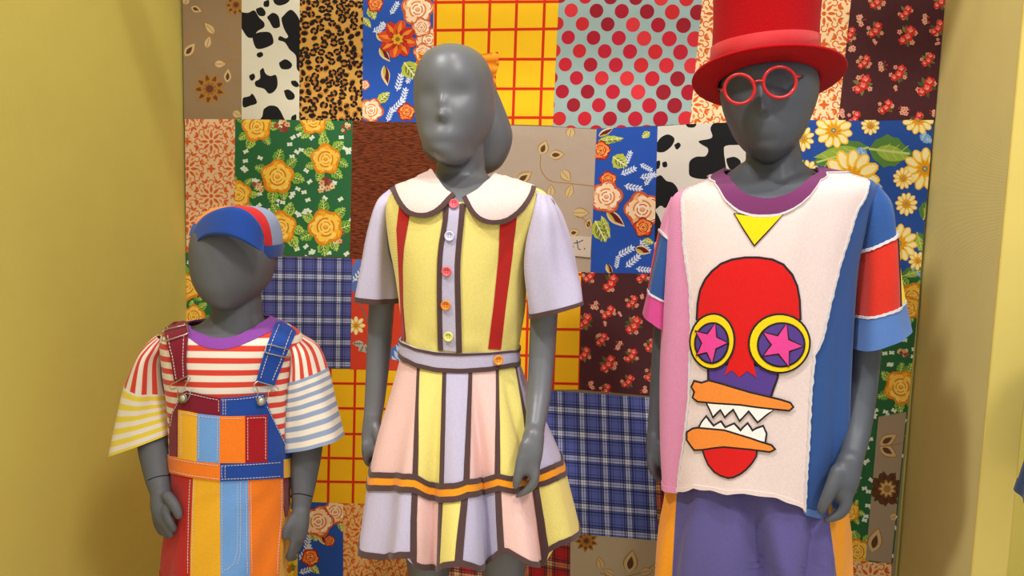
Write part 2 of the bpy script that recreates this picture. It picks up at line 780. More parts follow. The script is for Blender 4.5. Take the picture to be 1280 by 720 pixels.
def rose(P, x, y, r, cols, ang=0.0, sq=1.0):
    """full garden rose: outer petals, shaded folds, heart"""
    dk, mid, lt, hi, line_c = cols
    P.add(lobes(x, y, r, 5, .13, ang, sq), dk)
    for i in range(5):
        a = ang + i * 1.257 + .63
        P.add(ell(x + .5 * r * math.cos(a), y + .5 * r * sq * math.sin(a), r * .46, r * .42, a, 12, .07), (mid, lt, mid, lt, hi)[i])
    for i in range(6):
        a = ang + i * math.pi / 3 + .3
        px, py = x + .62 * r * math.cos(a), y + .62 * r * sq * math.sin(a)
        P.add(ell(px, py, r * .26, r * .15, a + 1.57), hi if i % 3 == 0 else lt)
        P.add(line([(px + .3 * r * math.cos(a + q), py + .3 * r * sq * math.sin(a + q)) for q in (-1.1, -.4, .4, 1.1)], max(.9, r * .07)), dk)
    P.add(lobes(x, y - .05 * r, r * .58, 5, .12, ang + .5, sq), lt)
    for i in range(4):
        a0 = ang + i * 1.7
        P.add(line([(x + .5 * r * math.cos(a0 + q), y + .5 * r * sq * math.sin(a0 + q)) for q in np.linspace(0, 1.3, 5)], max(.9, r * .09)), line_c)
    P.add(lobes(x, y, r * .4, 4, .15, ang, sq), hi)
    for i in range(3):
        a0 = ang + i * 2.2 + .6
        P.add(line([(x + .3 * r * math.cos(a0 + q), y + .3 * r * sq * math.sin(a0 + q)) for q in np.linspace(0, 1.6, 5)], max(.8, r * .07)), dk)
    P.add(ell(x, y, r * .17, r * .14), mid)
    P.add(line([(x - .14 * r, y), (x, y + .12 * r), (x + .13 * r, y)], max(.8, r * .06)), line_c)


def bunch(P, x, y, r, cols):
    for i in range(9):
        a, d = rnd.uniform(0, 6.28), r * math.sqrt(rnd.random()) * .8
        P.add(lobes(x + d * math.cos(a), y + d * math.sin(a), r * .3, 5, .25, a), cols[i % len(cols)])
        P.add(ell(x + d * math.cos(a), y + d * math.sin(a), r * .09, n=6), cols[-1])


def daisy(P, x, y, r, n, petal, tip, mid_c, eye, sq=1.0, ang=0.0):
    for i in range(n):
        a = ang + 2 * math.pi * i / n
        l = r * rnd.uniform(.9, 1.05)
        dx, dy = math.cos(a), math.sin(a) * sq
        aa = math.atan2(dy, dx)
        L = l * math.hypot(dx, dy)
        P.add(ell(x + dx * r * .6, y + dy * r * .6, L * .42, r * .235, aa, 12), tip)
        P.add(ell(x + dx * r * .66, y + dy * r * .66, L * .3, r * .15, aa, 10), petal)
    for i in range(n):
        a = ang + 2 * math.pi * (i + .5) / n
        P.add(leaf_shape(x, y, r * .46 * math.hypot(math.cos(a), sq * math.sin(a)), r * .14, math.atan2(math.sin(a) * sq, math.cos(a))), mid_c)
    P.add(ell(x, y, r * .2, r * .2 * sq), mid_c)
    P.add(ell(x, y, r * .14, r * .14 * sq), eye)
    P.add(ell(x, y, r * .06, r * .06 * sq, n=6), tip)


def sprig(P, x, y, l, ang, col, k=5, w=1.0):
    c, s = math.cos(ang), math.sin(ang)
    P.add(line([(x, y), (x + l * .5 * c - 1.2 * s, y + l * .5 * s + 1.2 * c), (x + l * c, y + l * s)], w), col)
    for i in range(k):
        t = (i + .6) / k
        for sg in (1, -1):
            P.add(leaf_shape(x + l * t * c, y + l * t * s, l * .3, l * .12, ang + sg * .85), col)
    P.add(leaf_shape(x + l * c, y + l * s, l * .24, l * .13, ang), col)


def tiny(P, x, y, r, col, mid_c):
    P.add(lobes(x, y, r, 5, .3, rnd.uniform(0, 6)), col)
    P.add(ell(x, y, r * .3, n=6), mid_c)


def bfly(P, x, y, s, col):
    a = rnd.uniform(-.7, .7)
    for q in (0.5, 2.64, -.5, 3.64):
        P.add(leaf_shape(x, y, s, s * .75, a + q), col)


# ---- the cloths
ROSE_Y = ((222, 136, 28), (240, 174, 42), (248, 200, 76), (250, 212, 104), (212, 120, 26))
ROSE_P = ((206, 92, 44), (240, 176, 126), (250, 214, 176), (252, 232, 206), (224, 130, 50))
ROSE_O = ((150, 34, 22), (222, 84, 40), (240, 128, 60), (250, 170, 90), (170, 40, 26))
GREENS = ((132, 182, 52), (104, 160, 50), (160, 198, 76))


def p_orange(o, ox, oy, per=68.0):
    P = Print(o)
    a, b = (216, 98, 34), (228, 134, 66)
    x0, x1 = min(p[0] for p in o), max(p[0] for p in o)
    y0, y1 = min(p[1] for p in o), min(760, max(p[1] for p in o))
    pts = []
    for i in range(-30, 30):
        for j in range(-30, 30):
            for q in (0, 1):
                X, Y = ox + (i + q * .5) * per * .88, oy + (j + q * .5) * per
                if x0 - per * .5 < X < x1 + per * .5 and y0 - per * .5 < Y < y1 + per * .5:
                    pts.append((X, Y))
    k = per / 68
    for X, Y in pts:
        for i in range(8):
            t = i * math.pi / 4
            c, s = math.cos(t), math.sin(t)
            P.add(leaf_shape(X + 4 * k * c, Y + 4 * k * s, 10 * k, 3.6 * k, t), a)
            P.add(line([(X + (17 + 3.5 * math.cos(q)) * k * c - 3.5 * k * math.sin(q) * s, Y + (17 + 3.5 * math.cos(q)) * k * s + 3.5 * k * math.sin(q) * c) for q in np.linspace(-1.5, 3.3, 6)], 1.35 * k), a)
            t2 = t + math.pi / 8
            c, s = math.cos(t2), math.sin(t2)
            P.add(leaf_shape(X + 11 * k * c, Y + 11 * k * s, 6 * k, 2.6 * k, t2 + .5), b)
            P.add(leaf_shape(X + 17 * k * c, Y + 17 * k * s, 7 * k, 3.2 * k, t2 - .6), a)
            P.add(leaf_shape(X + 17 * k * c, Y + 17 * k * s, 7 * k, 3.2 * k, t2 + .6), a)
            P.add(ell(X + 28 * k * c, Y + 28 * k * s, 1.6 * k, n=6), b)
        P.add(ell(X, Y, 2.6 * k, n=8), a)
        for dx, dy in ((0, per * .5), (per * .44, 0)):
            for q in range(4):
                P.add(leaf_shape(X + dx, Y + dy, 6 * k, 3.4 * k, q * 1.571), a)
            for q in range(6):
                P.add(ell(X + dx + rnd.uniform(-9, 9) * k, Y + dy + rnd.uniform(-9, 9) * k, 1.1 * k, n=5), b)
    return P


def p_green(o, roses, bunches, extra=()):
    P = Print(o)
    x0, x1 = min(p[0] for p in o), max(p[0] for p in o)
    y0, y1 = min(p[1] for p in o), min(760, max(p[1] for p in o))
    for i in range(int((x1 - x0) * (y1 - y0) / 230)):
        x, y = rnd.uniform(x0, x1), rnd.uniform(y0, y1)
        if all(math.hypot(x - a, y - b) > r + 5 for a, b, r in roses):
            bfly(P, x, y, 4.0, (226, 236, 216))
    for (x, y, r) in roses:
        for i in range(7):
            a = i * .9 + rnd.uniform(-.2, .2)
            d = r * .8
            l = r * rnd.uniform(.75, 1.05)
            leaf(P, x + d * math.cos(a), y + d * math.sin(a), l, l * .74, a + rnd.uniform(-.5, .5), rnd.choice(GREENS), (210, 222, 130), (70, 124, 50))
    for x, y, r in bunches:
        bunch(P, x, y, r, ((222, 176, 130), (166, 84, 60), (236, 208, 160), (140, 60, 46)))
    for i, (x, y, r) in enumerate(roses):
        rose(P, x, y, r, ROSE_Y, rnd.uniform(0, 6), 1.05)
    return P


def p_cow(o, blobs):
    P = Print(o)
    for b in blobs:
        P.add([tuple(q) for q in smooth_line(b + b[:2], len(b) * 4)][:-4] if len(b) > 3 else b, (24, 23, 26))
    return P


def p_leopard(o):
    P = Print(o)
    x0, x1, y1 = o[0][0], o[1][0], 152
    pts = []
    for k in range(4000):
        x, y = rnd.uniform(x0 - 4, x1 + 4), rnd.uniform(-8, y1)
        if all((x - a) ** 2 + ((y - b) * 1.15) ** 2 > 8.6 ** 2 for a, b in pts):
            pts.append((x, y))
    for x, y in pts:
        P.add(ell(x, y, 5.0, 4.0, rnd.uniform(0, 3), 9, .2), (176, 112, 40))
    for x, y in pts:
        r = rnd.uniform(3.1, 4.3)
        a0 = rnd.uniform(0, 6.28)
        if rnd.random() < .34:
            P.add(ell(x, y, r * 1.1, r * .75, a0, 9, .2), (30, 22, 20))
        else:
            k = rnd.choice((2, 2, 3))
            for i in range(k):
                s = a0 + i * 6.28 / k
                e = s + 6.28 / k * rnd.uniform(.7, .92)
                P.add(line([(x + r * math.cos(q), y + .85 * r * math.sin(q)) for q in np.linspace(s, e, 6)], rnd.uniform(2.7, 3.7)), (30, 22, 20))
    return P


def p_blue(o, items):
    P = Print(o)
    for it in items:
        k = it[0]
        if k == 'sprig':
            sprig(P, *it[1:5], (214, 222, 240), 5, 1.1)
        elif k == 'red':
            _, x, y, r, a = it
            for i in range(8):
                t = a + i * .785
                P.add(ell(x + .6 * r * math.cos(t), y + .6 * r * math.sin(t), r * .5, r * .34, t + .2, 12, .06), (196, 52, 30) if i % 2 else (218, 78, 34))
                P.add(leaf_shape(x + r * .3 * math.cos(t), y + r * .3 * math.sin(t), r * .75, r * .22, t), (236, 140, 50))
            for i in range(10):
                t = a + i * .628
                P.add(line([(x + .2 * r * math.cos(t), y + .2 * r * math.sin(t)), (x + .4 * r * math.cos(t), y + .4 * r * math.sin(t)), (x + .55 * r * math.cos(t), y + .55 * r * math.sin(t))], 1.0), (120, 24, 24))
            P.add(lobes(x, y, r * .3, 7, .2), (224, 170, 40))
            P.add(ell(x, y, r * .13), (150, 100, 30))
        elif k == 'peach':
            rose(P, *it[1:4], ROSE_P, it[4])
        elif k == 'orange':
            rose(P, *it[1:4], ROSE_O, it[4])
        elif k == 'leaf':
            leaf(P, *it[1:6], (180, 190, 66), (236, 236, 170), (120, 130, 50))
        elif k == 'wine':
            P.add(leaf_shape(*it[1:6]), (226, 200, 150))
            P.add(leaf_shape(it[1] + 1, it[2], it[3] * .9, it[4] * .6, it[5]), (104, 26, 36))
            P.add(leaf_shape(it[1] + 1, it[2] + 1, it[3] * .6, it[4] * .25, it[5] + .2), (190, 176, 60))
    return P


def p_check(o, xs, ys, w=3.2):
    """yellow cloth crossed by red lines: lines given as two end points"""
    P = Print(o)
    for a, b in xs + ys:
        m = ((a[0] + b[0]) / 2, (a[1] + b[1]) / 2)
        P.add(line([a, m, b], w), (214, 62, 16))
        P.add(line([a, m, b], w * .5), (206, 40, 14))
    return P


def p_plaid(o, w0, w1, base=(92, 98, 168), navy=(34, 38, 72), white=(206, 212, 224), px=34.0, py=40.0, ph=(0, 0)):
    """woven plaid: each cell takes half its colour from the warp, half from the weft"""
    P = Print(o)
    bands = [(0, .085, 'w'), (.085, .115, 'b'), (.115, .20, 'w'), (.20, .23, 'n'), (.23, .28, 'b'), (.28, .35, 'n'), (.35, .43, 'b'), (.43, .45, 'n'), (.45, .74, 'b'), (.74, .76, 'n'), (.76, .85, 'b'), (.85, .91, 'n'), (.91, .95, 'b'), (.95, 1.0, 'n')]
    cmap = {'b': base, 'n': navy, 'w': white}
    TL, TR, BR, BL = [np.array(q, float) for q in o[:4]]
    W_, H_ = np.linalg.norm(TR - TL), np.linalg.norm(BL - TL)

    def stops(L, per, ph_):
        s = []
        k = -1
        while k * per + ph_ < L:
            for a, b, c in bands:
                lo, hi = (k + a) * per + ph_, (k + b) * per + ph_
                lo, hi = max(lo, 0), min(hi, L)
                if hi > lo:
                    s.append((lo / L, hi / L, cmap[c]))
            k += 1
        return s

    def pt(u, v):
        return tuple((TL * (1 - u) + TR * u) * (1 - v) + (BL * (1 - u) + BR * u) * v)
    for u0, u1, c in stops(W_, px, ph[0]):
        for v0, v1, d in stops(H_, py, ph[1]):
            if c == base and d == base:
                continue
            wt = .5
            if (c == navy) != (d == navy):
                wt = .64 if c == navy else .36
            elif (c == white) != (d == white):
                wt = .6 if c == white else .4
            q = [x * wt + y * (1 - wt) for x, y in zip(c, d)]
            P.shapes.append(([pt(u0, v0), pt(u1, v0), pt(u1, v1), pt(u0, v1)], q, 1))
    return P


def p_dots(o):
    P = Print(o)
    reds = ((196, 34, 48), (206, 44, 54), (214, 52, 58), (168, 24, 44), (186, 30, 50), (150, 26, 40), (198, 40, 44))
    for r in range(-3, 11):
        for c in range(-3, 9):
            x = 714 + c * 31.6 + (14.2 if r % 2 else 0) - 1.65 * (r - (r % 2)) - .2 * r
            y = 13 + r * 16.9 + c * .5 - (c * r) * .05
            k = 8.3 + .22 * c
            P.add(ell(x, y, k, k * 1.06, .5, 20), rnd.choice(reds))
    return P


def p_maroon(o, big, small):
    P = Print(o)
    for x, y, s in big:
        for i in range(7):
            a = rnd.uniform(0, 6.28)
            P.add(leaf_shape(x + 3 * s * math.cos(a), y + 4 * s * math.sin(a), 9 * s, 4.5 * s, a), rnd.choice(((96, 96, 54), (74, 82, 48), (120, 112, 66))))
        for i in range(4):
            a = rnd.uniform(0, 6.28)
            tiny(P, x + 10 * s * math.cos(a), y + 9 * s * math.sin(a), 2.7 * s, (226, 152, 126), (160, 70, 50))
        for dx, dy, r in ((4, -6, 5.6), (-5, 5, 4.8), (1, 1, 5.4)):
            P.add(lobes(x + dx * s, y + dy * s, r * s, 5, .2, rnd.uniform(0, 6)), (204, 44, 36))
            P.add(lobes(x + dx * s - .5, y + dy * s - .8, r * s * .55, 4, .3, rnd.uniform(0, 6)), (232, 110, 92))
            P.add(line([(x + (dx - 1.5) * s, y + dy * s), (x + dx * s, y + (dy + 1.6) * s), (x + (dx + 1.8) * s, y + (dy - .5) * s)], .9), (244, 190, 170))
    for x, y, s in small:
        for i in range(3):
            a = rnd.uniform(0, 6.28)
            P.add(leaf_shape(x, y, 6.5 * s, 2.2 * s, a), (96, 84, 52))
            P.add(ell(x + 7 * s * math.cos(a), y + 7 * s * math.sin(a), 1.2 * s, n=6), (196, 44, 36))
        for i in range(4):
            tiny(P, x + rnd.uniform(-3, 3) * s, y + rnd.uniform(-5, 5) * s, 2.9 * s, (228, 160, 136), (150, 70, 56))
    return P


CREAM, GOLD, BRN = (206, 180, 130), (170, 120, 50), (96, 60, 36)


def p_beige(o, items):
    P = Print(o)
    for it in items:
        if it[0] == 'stem':
            P.add(line([tuple(q) for q in smooth_line(it[1], 14)], 1.1), GOLD)
        elif it[0] == 'leaf':
            _, x, y, l, w, a, dark = it
            P.add(leaf_shape(x, y, l * 1.06, w * 1.2, a), GOLD)
            P.add(leaf_shape(x, y, l, w, a), CREAM)
            if dark:
                P.add(leaf_shape(x + .15 * l * math.cos(a), y + .15 * l * math.sin(a), l * .6, w * .5, a), BRN)
            else:
                P.add(line([(x, y), (x + l * .4 * math.cos(a), y + l * .4 * math.sin(a)), (x + l * .8 * math.cos(a), y + l * .8 * math.sin(a))], .8), GOLD)
        elif it[0] == 'flower':
            _, x, y, r, dark = it
            n = 9
            if dark:
                P.add(lobes(x, y, r * .95, 8, .2), BRN)
            for i in range(n):
                a = i * 6.283 / n + .3
                P.add(leaf_shape(x + .2 * r * math.cos(a), y + .2 * r * math.sin(a), r * .95, r * .5, a), BRN if dark else GOLD)
                P.add(leaf_shape(x + .45 * r * math.cos(a), y + .45 * r * math.sin(a), r * .5, r * .26, a), (112, 66, 36) if not dark else (88, 52, 32))
            P.add(lobes(x, y, r * .5, 9, .3), GOLD)
            P.add(lobes(x, y, r * .38, 9, .3), CREAM if dark else (150, 96, 50))
            P.add(ell(x, y, r * .24), GOLD if dark else (104, 58, 36))
    return P


def quad(*c):
    return [tuple(q) for q in c]


QX0, QX1 = at(230, 160, 0).x, at(1150, 360, 0).x
Q = thing('patchwork_hanging', 'large patchwork hanging of printed cloth patches covering the back wall behind the figures', 'patchwork hanging', (-.3, 0.0, .05))
# backing cloth that carries the patches
box('backing_cloth', (QX0 + .004, -.001, .08), (QX1 - .004, .012, 1.74), cloth('quilt_backing', (150, 132, 100)), Q)


def patch(P, base, lift, label, mat=None):
    return P.build('fabric_patch', base, Q, lift=lift, label=label, mat=mat)


# row 1
o = quad((228, -30), (302, -30), (302, 150), (230, 150))
patch(p_beige(o, [('stem', [(229, 50), (245, 42), (262, 44), (280, 48), (301, 66)]), ('stem', [(270, 82), (290, 76), (301, 74)]), ('leaf', 231, 70, 20, 11, -.9, 1), ('leaf', 268, 42, 18, 8, -2.3, 0), ('leaf', 258, 60, 15, 8, -1.3, 0), ('leaf', 268, 80, 14, 9, 0.0, 0), ('leaf', 284, 103, 17, 9, -1.5, 1), ('flower', 262, 111, 19, 0), ('flower', 295, 6, 13, 0), ('leaf', 239, 9, 14, 8, .4, 1), ('leaf', 231, 6, 12, 9, -1.3, 0), ('leaf', 291, 140, 12, 9, .5, 0)]), (150, 124, 92), 0.0, 'taupe patch with cream leaves and a brown flower')
o = quad((302, -30), (375, -30), (374, 150), (302, 149))
patch(p_cow(o, [
    [(301, 15), (310, 16), (318, 13), (324, 22), (330, 28), (330, 34), (322, 39), (316, 47), (309, 46), (303, 37), (300, 32)],
    [(317, 43), (326, 40), (338, 41), (342, 52), (338, 57), (327, 61), (320, 60), (316, 50)],
    [(320, 11), (327, 9), (332, 15), (330, 20), (323, 19)], [(330, 2), (336, 0), (336, 8), (330, 8)], [(343, -3), (362, -4), (360, 3), (350, 7), (343, 4)],
    [(334, 21), (341, 16), (348, 20), (350, 30), (349, 34), (342, 35), (337, 27)],
    [(352, 22), (361, 13), (367, 14), (374, 24), (377, 40), (377, 86), (371, 86), (370, 70), (362, 62), (356, 53), (348, 50), (350, 45), (357, 48), (360, 45), (355, 36)],
    [(322, 66), (327, 65), (329, 69), (325, 72), (321, 70)], [(349, 78), (357, 74), (365, 80), (362, 86), (352, 86)],
    [(312, 94), (317, 92), (319, 97), (315, 101), (312, 98)], [(325, 88), (329, 85), (332, 92), (338, 95), (345, 94), (347, 106), (343, 114), (336, 117), (330, 111), (320, 108), (319, 102), (325, 98)],
    [(364, 101), (370, 101), (374, 107), (370, 109), (365, 106)], [(355, 113), (361, 112), (368, 118), (367, 124), (359, 124)],
    [(304, 122), (312, 120), (315, 117), (319, 122), (321, 129), (313, 132), (304, 134)], [(330, 136), (337, 132), (347, 134), (354, 146), (354, 152), (326, 152), (328, 145)], [(365, 145), (370, 143), (370, 150), (364, 150)]]),
    (218, 212, 192), .0004, 'off-white patch with black cow spots beside the leopard print')
o = quad((375, -30), (454, -30), (453, 152), (374, 150))
patch(p_leopard(o), (206, 156, 74), 0.0, 'tan leopard print patch with dark rosettes')
o = quad((454, -30), (542, -30), (541, 153), (453, 152))
patch(p_blue(o, [('sprig', 466, 40, 17, -.5), ('sprig', 472, 46, 17, -1.2), ('sprig', 488, 18, 16, -1.0), ('sprig', 496, 114, 20, -1.3), ('sprig', 489, 140, 19, -.8), ('sprig', 502, 130, 18, -1.3), ('sprig', 516, 88, 15, 2.0), ('sprig', 484, 152, 16, -1.2),
                 ('wine', 474, 60, 22, 10, .9), ('wine', 480, 82, 26, 11, 1.4), ('wine', 470, 42, 18, 10, .6), ('leaf', 505, 78, 26, 22, .9), ('leaf', 462, 8, 18, 13, 1.2), ('leaf', 472, 128, 20, 12, -.7), ('leaf', 454, 22, 16, 8, .9), ('leaf', 518, 80, 22, 14, .2),
                 ('orange', 469, 5, 10, .3), ('peach', 536, 50, 17, 1.0), ('peach', 529, 66, 12, .2), ('peach', 522, 12, 20, .4), ('peach', 527, 34, 12, .1), ('red', 497, 49, 22, .2), ('peach', 464, 138, 15, .8), ('peach', 456, 106, 6, .8), ('orange', 508, 140, 11, .3)]),
      (40, 84, 176), .0003, 'royal blue patch with red and peach flowers and white sprigs behind the dress figure')
o = quad((542, -30), (700, -30), (691, 157), (541, 153))
patch(p_check(o, [((545, -30), (543, 154)), ((580, -30), (577, 154)), ((613.5, -30), (608, 156)), ((647, -30), (641, 157)), ((682, -30), (675, 158))],
              [((541, 3), (700, 2)), ((541, 38), (699, 36)), ((541, 74), (697, 74)), ((541, 111), (694, 111)), ((541, 147), (693, 147))], 3.6), (248, 194, 26), 0.0, 'yellow patch crossed by red lines, in the top row')
o = quad((700, -30), (881, -30), (862, 155), (742, 161), (691, 158))
patch(p_dots(o), (154, 176, 172), .0008, 'grey-green patch with glossy red dots')
o = quad((881, -30), (1067, -30), (1048, 151), (862, 155))
patch(p_orange(o, 1030, 17, 76), (248, 214, 166), 0.0, 'peach patch with orange scrollwork behind the red hat')
o = quad((1067, -30), (1184, -30), (1168, 150), (1048, 151))
patch(p_maroon(o, [(1134, 45, 1.1), (1094, 38, .9), (1132, 16, .8), (1080, 78, .8), (1123, 92, .95), (1078, 106, 1.1), (1160, 75, .8), (1158, 109, 1.1), (1107, 134, .85), (1172, 35, .9), (1096, 2, .9), (1176, 2, .9), (1062, 43, .8), (1068, 148, .8), (1146, 149, .8)], [(1075, 26, 1), (1155, 25, 1), (1065, 57, 1), (1102, 83, 1), (1130, 139, 1), (1093, 53, .6), (1119, 110, .6), (1172, 52, .6), (1051, 142, .9), (1168, 140, .8)]),
      (74, 36, 40), .0004, 'dark maroon patch with small red roses in the top corner')
# row 2
o = quad((231, 149), (295, 149), (294, 316), (233, 316))
patch(p_orange(o, 264, 177, 68), (238, 198, 156), .0002, 'peach patch with orange medallions beside the mustard wall')
o = quad((294, 149), (441, 151), (437, 322), (293, 317))
patch(p_green(o, [(321, 158, 18), (392, 150, 17), (407, 199, 18), (347, 221, 20), (298, 243, 16), (351, 284, 19), (407, 284, 21), (272, 262, 16)], [(353, 156, 12), (324, 232, 9), (409, 233, 12), (424, 297, 10), (433, 160, 7)]), (44, 104, 62), .0006, 'green patch with large yellow roses above the blue plaid')
o = quad((441, 151), (600, 156), (598, 326), (437, 323))


def brown_mat():
    m, N, L, b = new_mat('brown_chenille', .95, .15)
    tc = N.new('ShaderNodeTexCoord')
    mp = N.new('ShaderNodeMapping')
    mp.inputs['Scale'].default_value = (60, 60, 460)
    n = N.new('ShaderNodeTexNoise')
    n.inputs['Scale'].default_value = 1
    n.inputs['Detail'].default_value = 3
    L.new(tc.outputs['Object'], mp.inputs[0])
    L.new(mp.outputs[0], n.inputs['Vector'])
    r = N.new('ShaderNodeValToRGB')
    r.color_ramp.elements[0].position = .35
    r.color_ramp.elements[1].position = .68
    r.color_ramp.elements[0].color = (*lin((70, 30, 18)), 1)
    r.color_ramp.elements[1].color = (*lin((140, 70, 40)), 1)
    L.new(n.outputs['Fac'], r.inputs[0])
    L.new(r.outputs[0], b.inputs['Base Color'])
    bp = N.new('ShaderNodeBump')
    bp.inputs['Strength'].default_value = .5
    bp.inputs['Distance'].default_value = .002
    L.new(n.outputs['Fac'], bp.inputs['Height'])
    L.new(bp.outputs[0], b.inputs['Normal'])
    return m


patch(Print(o), (100, 46, 28), .0012, 'plain russet brown ribbed patch', mat=brown_mat())
o = quad((600, 156), (746, 160), (738, 342), (598, 330))
patch(p_beige(o, [('stem', [(676, 192), (676, 212), (688, 226), (710, 229), (745, 233)]), ('stem', [(600, 224), (630, 226), (655, 222)]), ('leaf', 676, 193, 18, 12, -1.2, 1), ('leaf', 687, 194, 18, 11, -.05, 1), ('leaf', 646, 228, 22, 12, -.6, 1), ('leaf', 702, 213, 17, 11, .9, 0), ('leaf', 709, 247, 17, 9, -1.2, 0), ('leaf', 716, 266, 20, 11, 0, 0), ('leaf', 712, 172, 14, 10, -1.4, 0), ('leaf', 624, 232, 14, 9, 2.6, 0), ('leaf', 688, 246, 15, 9, -1.5, 0), ('leaf', 734, 286, 14, 9, -1.3, 1), ('leaf', 712, 292, 12, 9, -.2, 1), ('stem', [(720, 270), (730, 274), (738, 284)])]), (180, 161, 143), 0.0, 'pale taupe patch with cream leaf sprays above the handwritten tag')
o = quad((746, 160), (822, 158), (817, 342), (738, 341))
patch(p_blue(o, [('sprig', 776, 218, 18, -.4), ('sprig', 780, 232, 20, .2), ('sprig', 800, 222, 18, -.2), ('sprig', 782, 206, 16, -1.2), ('sprig', 800, 205, 15, .5), ('sprig', 806, 232, 15, -1.0), ('sprig', 772, 320, 20, -.5), ('sprig', 782, 334, 20, -.7), ('sprig', 800, 300, 17, .9), ('sprig', 795, 336, 18, .1), ('sprig', 770, 336, 14, -1.4), ('sprig', 746, 190, 12, .3),
                 ('leaf', 748, 176, 32, 10, -.1), ('wine', 748, 170, 22, 8, -.5), ('leaf', 766, 196, 22, 20, .6), ('wine', 758, 264, 30, 13, .7), ('leaf', 744, 276, 30, 22, 1.1), ('leaf', 752, 270, 30, 9, 1.2), ('wine', 794, 310, 20, 12, .3), ('leaf', 804, 300, 14, 9, .3), ('wine', 758, 330, 16, 8, 1.1), ('leaf', 812, 165, 12, 9, 2.5),
                 ('orange', 751, 188, 12, .4), ('orange', 760, 225, 11, .2), ('peach', 758, 246, 20, .5), ('peach', 803, 262, 22, 1.3), ('orange', 804, 284, 12, .2)]), (38, 80, 172), .0006, 'blue patch with peach flowers and white sprigs between the two taller figures')
o = quad((822, 158), (862, 155), (962, 151), (955, 345), (817, 343))
patch(p_cow(o, [
    [(820, 180), (826, 172), (835, 168), (843, 173), (840, 182), (830, 190), (820, 189)], [(843, 181), (848, 178), (851, 182), (846, 187)], [(828, 203), (833, 202), (834, 208), (829, 209)], [(819, 202), (825, 201), (824, 210), (818, 211)],
    [(819, 222), (826, 219), (833, 226), (842, 229), (848, 240), (840, 250), (832, 260), (826, 257), (817, 260)], [(818, 262), (824, 272), (827, 284), (822, 300), (815, 300)], [(816, 322), (822, 318), (824, 330), (816, 332)],
    [(861, 214), (862, 202), (870, 196), (882, 195), (885, 186), (876, 180), (874, 176), (890, 172), (888, 160), (896, 152), (914, 153), (926, 168), (930, 180), (908, 182), (905, 190), (908, 214), (905, 222), (880, 224), (864, 221)],
    [(908, 198), (918, 196), (926, 202), (922, 212), (912, 211)], [(858, 155), (870, 154), (868, 159), (860, 159)]]), (216, 208, 196), .0003, 'white patch with black cow spots beside the shoulder below the top hat')
o = quad((960, 150), (1167, 150), (1150, 347), (955, 345))
P = Print(o)
for (x, y, l, w, a, c) in ((1086, 184, 74, 34, 2.86, 0), (1086, 186, 56, 40, .12, 0), (1072, 245, 34, 18, -.3, 0), (1154, 275, 30, 20, -1.2, 0), (1146, 290, 26, 18, 1.3, 0), (1060, 300, 30, 18, .8, 0), (1118, 286, 20, 12, 2.9, 0), (1126, 346, 30, 16, -.3, 0), (1004, 200, 24, 16, 1.9, 0)):
    leaf(P, x, y, l, w, a, (86, 128, 58), (190, 204, 120), (150, 176, 66))
for (x, y, l, w, a) in ((1078, 184, 16, 10, 2.2), (1076, 186, 16, 10, 1.1), (1074, 190, 20, 9, 2.9), (1152, 170, 16, 12, .5), (1152, 176, 14, 9, -1.2), (1090, 230, 14, 8, .3), (1140, 338, 14, 8, -1.0), (1146, 342, 14, 8, .2)):
    leaf(P, x, y, l, w, a, (120, 166, 214), (190, 216, 240))
for (x, y, r, n, sq, a) in ((1042, 163, 24, 11, .95, .2), (1088, 157, 12, 10, 1, .3), (1148, 150, 20, 11, .9, .1), (1064, 222, 36, 12, 1, .1), (1156, 211, 27, 11, 1, .2), (1129, 223, 13, 11, 1.05, 0), (1133, 255, 14, 11, 1.05, .4), (1124, 304, 23, 12, 1.05, .1), (1004, 173, 14, 10, 1.2, .3), (1147, 326, 12, 9, 1, .2), (1010, 214, 14, 10, 1, .2)):
    daisy(P, x, y, r, n, (250, 232, 170), (242, 192, 48), (230, 156, 26), (120, 130, 120), sq, a)
patch(P, (38, 78, 160), .0004, 'blue patch with yellow daisies and green leaves by the right edge')
# row 3
o = quad((232, 316), (328, 319), (328, 470), (234, 470))
patch(p_green(o, [(233, 358, 17), (242, 396, 14), (300, 360, 16)], [(248, 366, 7)]), (44, 104, 62), 0.0, 'green rose patch half hidden behind the small figure')
o = quad((327, 320), (440, 323), (438, 461), (327, 460))
patch(p_plaid(o, 0, 0, px=24.6, py=27.5, ph=(-4, -6)), (86, 92, 164), .0005, 'navy and violet plaid patch behind the cap')
o = quad((440, 323), (645, 336), (640, 487), (545, 463), (438, 462))
P = Print(o)
daisy(P, 540, 380, 13, 8, (246, 232, 200), (238, 200, 90), (224, 160, 40), (170, 110, 40))
daisy(P, 600, 440, 13, 8, (246, 232, 200), (238, 200, 90), (224, 160, 40), (170, 110, 40))
leaf(P, 560, 420, 22, 12, .6, (190, 184, 168), (90, 90, 90))
sprig(P, 590, 370, 34, .5, (220, 226, 240), 6)
daisy(P, 445, 407, 12, 8, (246, 232, 200), (238, 200, 90), (224, 160, 40), (170, 110, 40))
P.add(ell(446, 345, 8, 22, .1), (92, 116, 184))
sprig(P, 441, 352, 18, -.9, (220, 226, 240), 4)
sprig(P, 492, 466, 34, -1.2, (220, 226, 240), 6)
P.add(leaf_shape(486, 480, 60, 40, -1.2), (84, 116, 184))
sprig(P, 489, 474, 44, -1.2, (190, 206, 236), 6)
P.add(line([(448, 376), (456, 392), (460, 404)], 1.6), (110, 110, 110))
for a in (.2, 1.0, 2.2):
    leaf(P, 455, 430, 15, 8, a + 1, (190, 184, 168), (90, 90, 90))
leaf(P, 462, 430, 20, 10, -1.2, (190, 184, 168), (90, 90, 90))
P.add(ell(652, 455, 9, 14), (70, 84, 160))
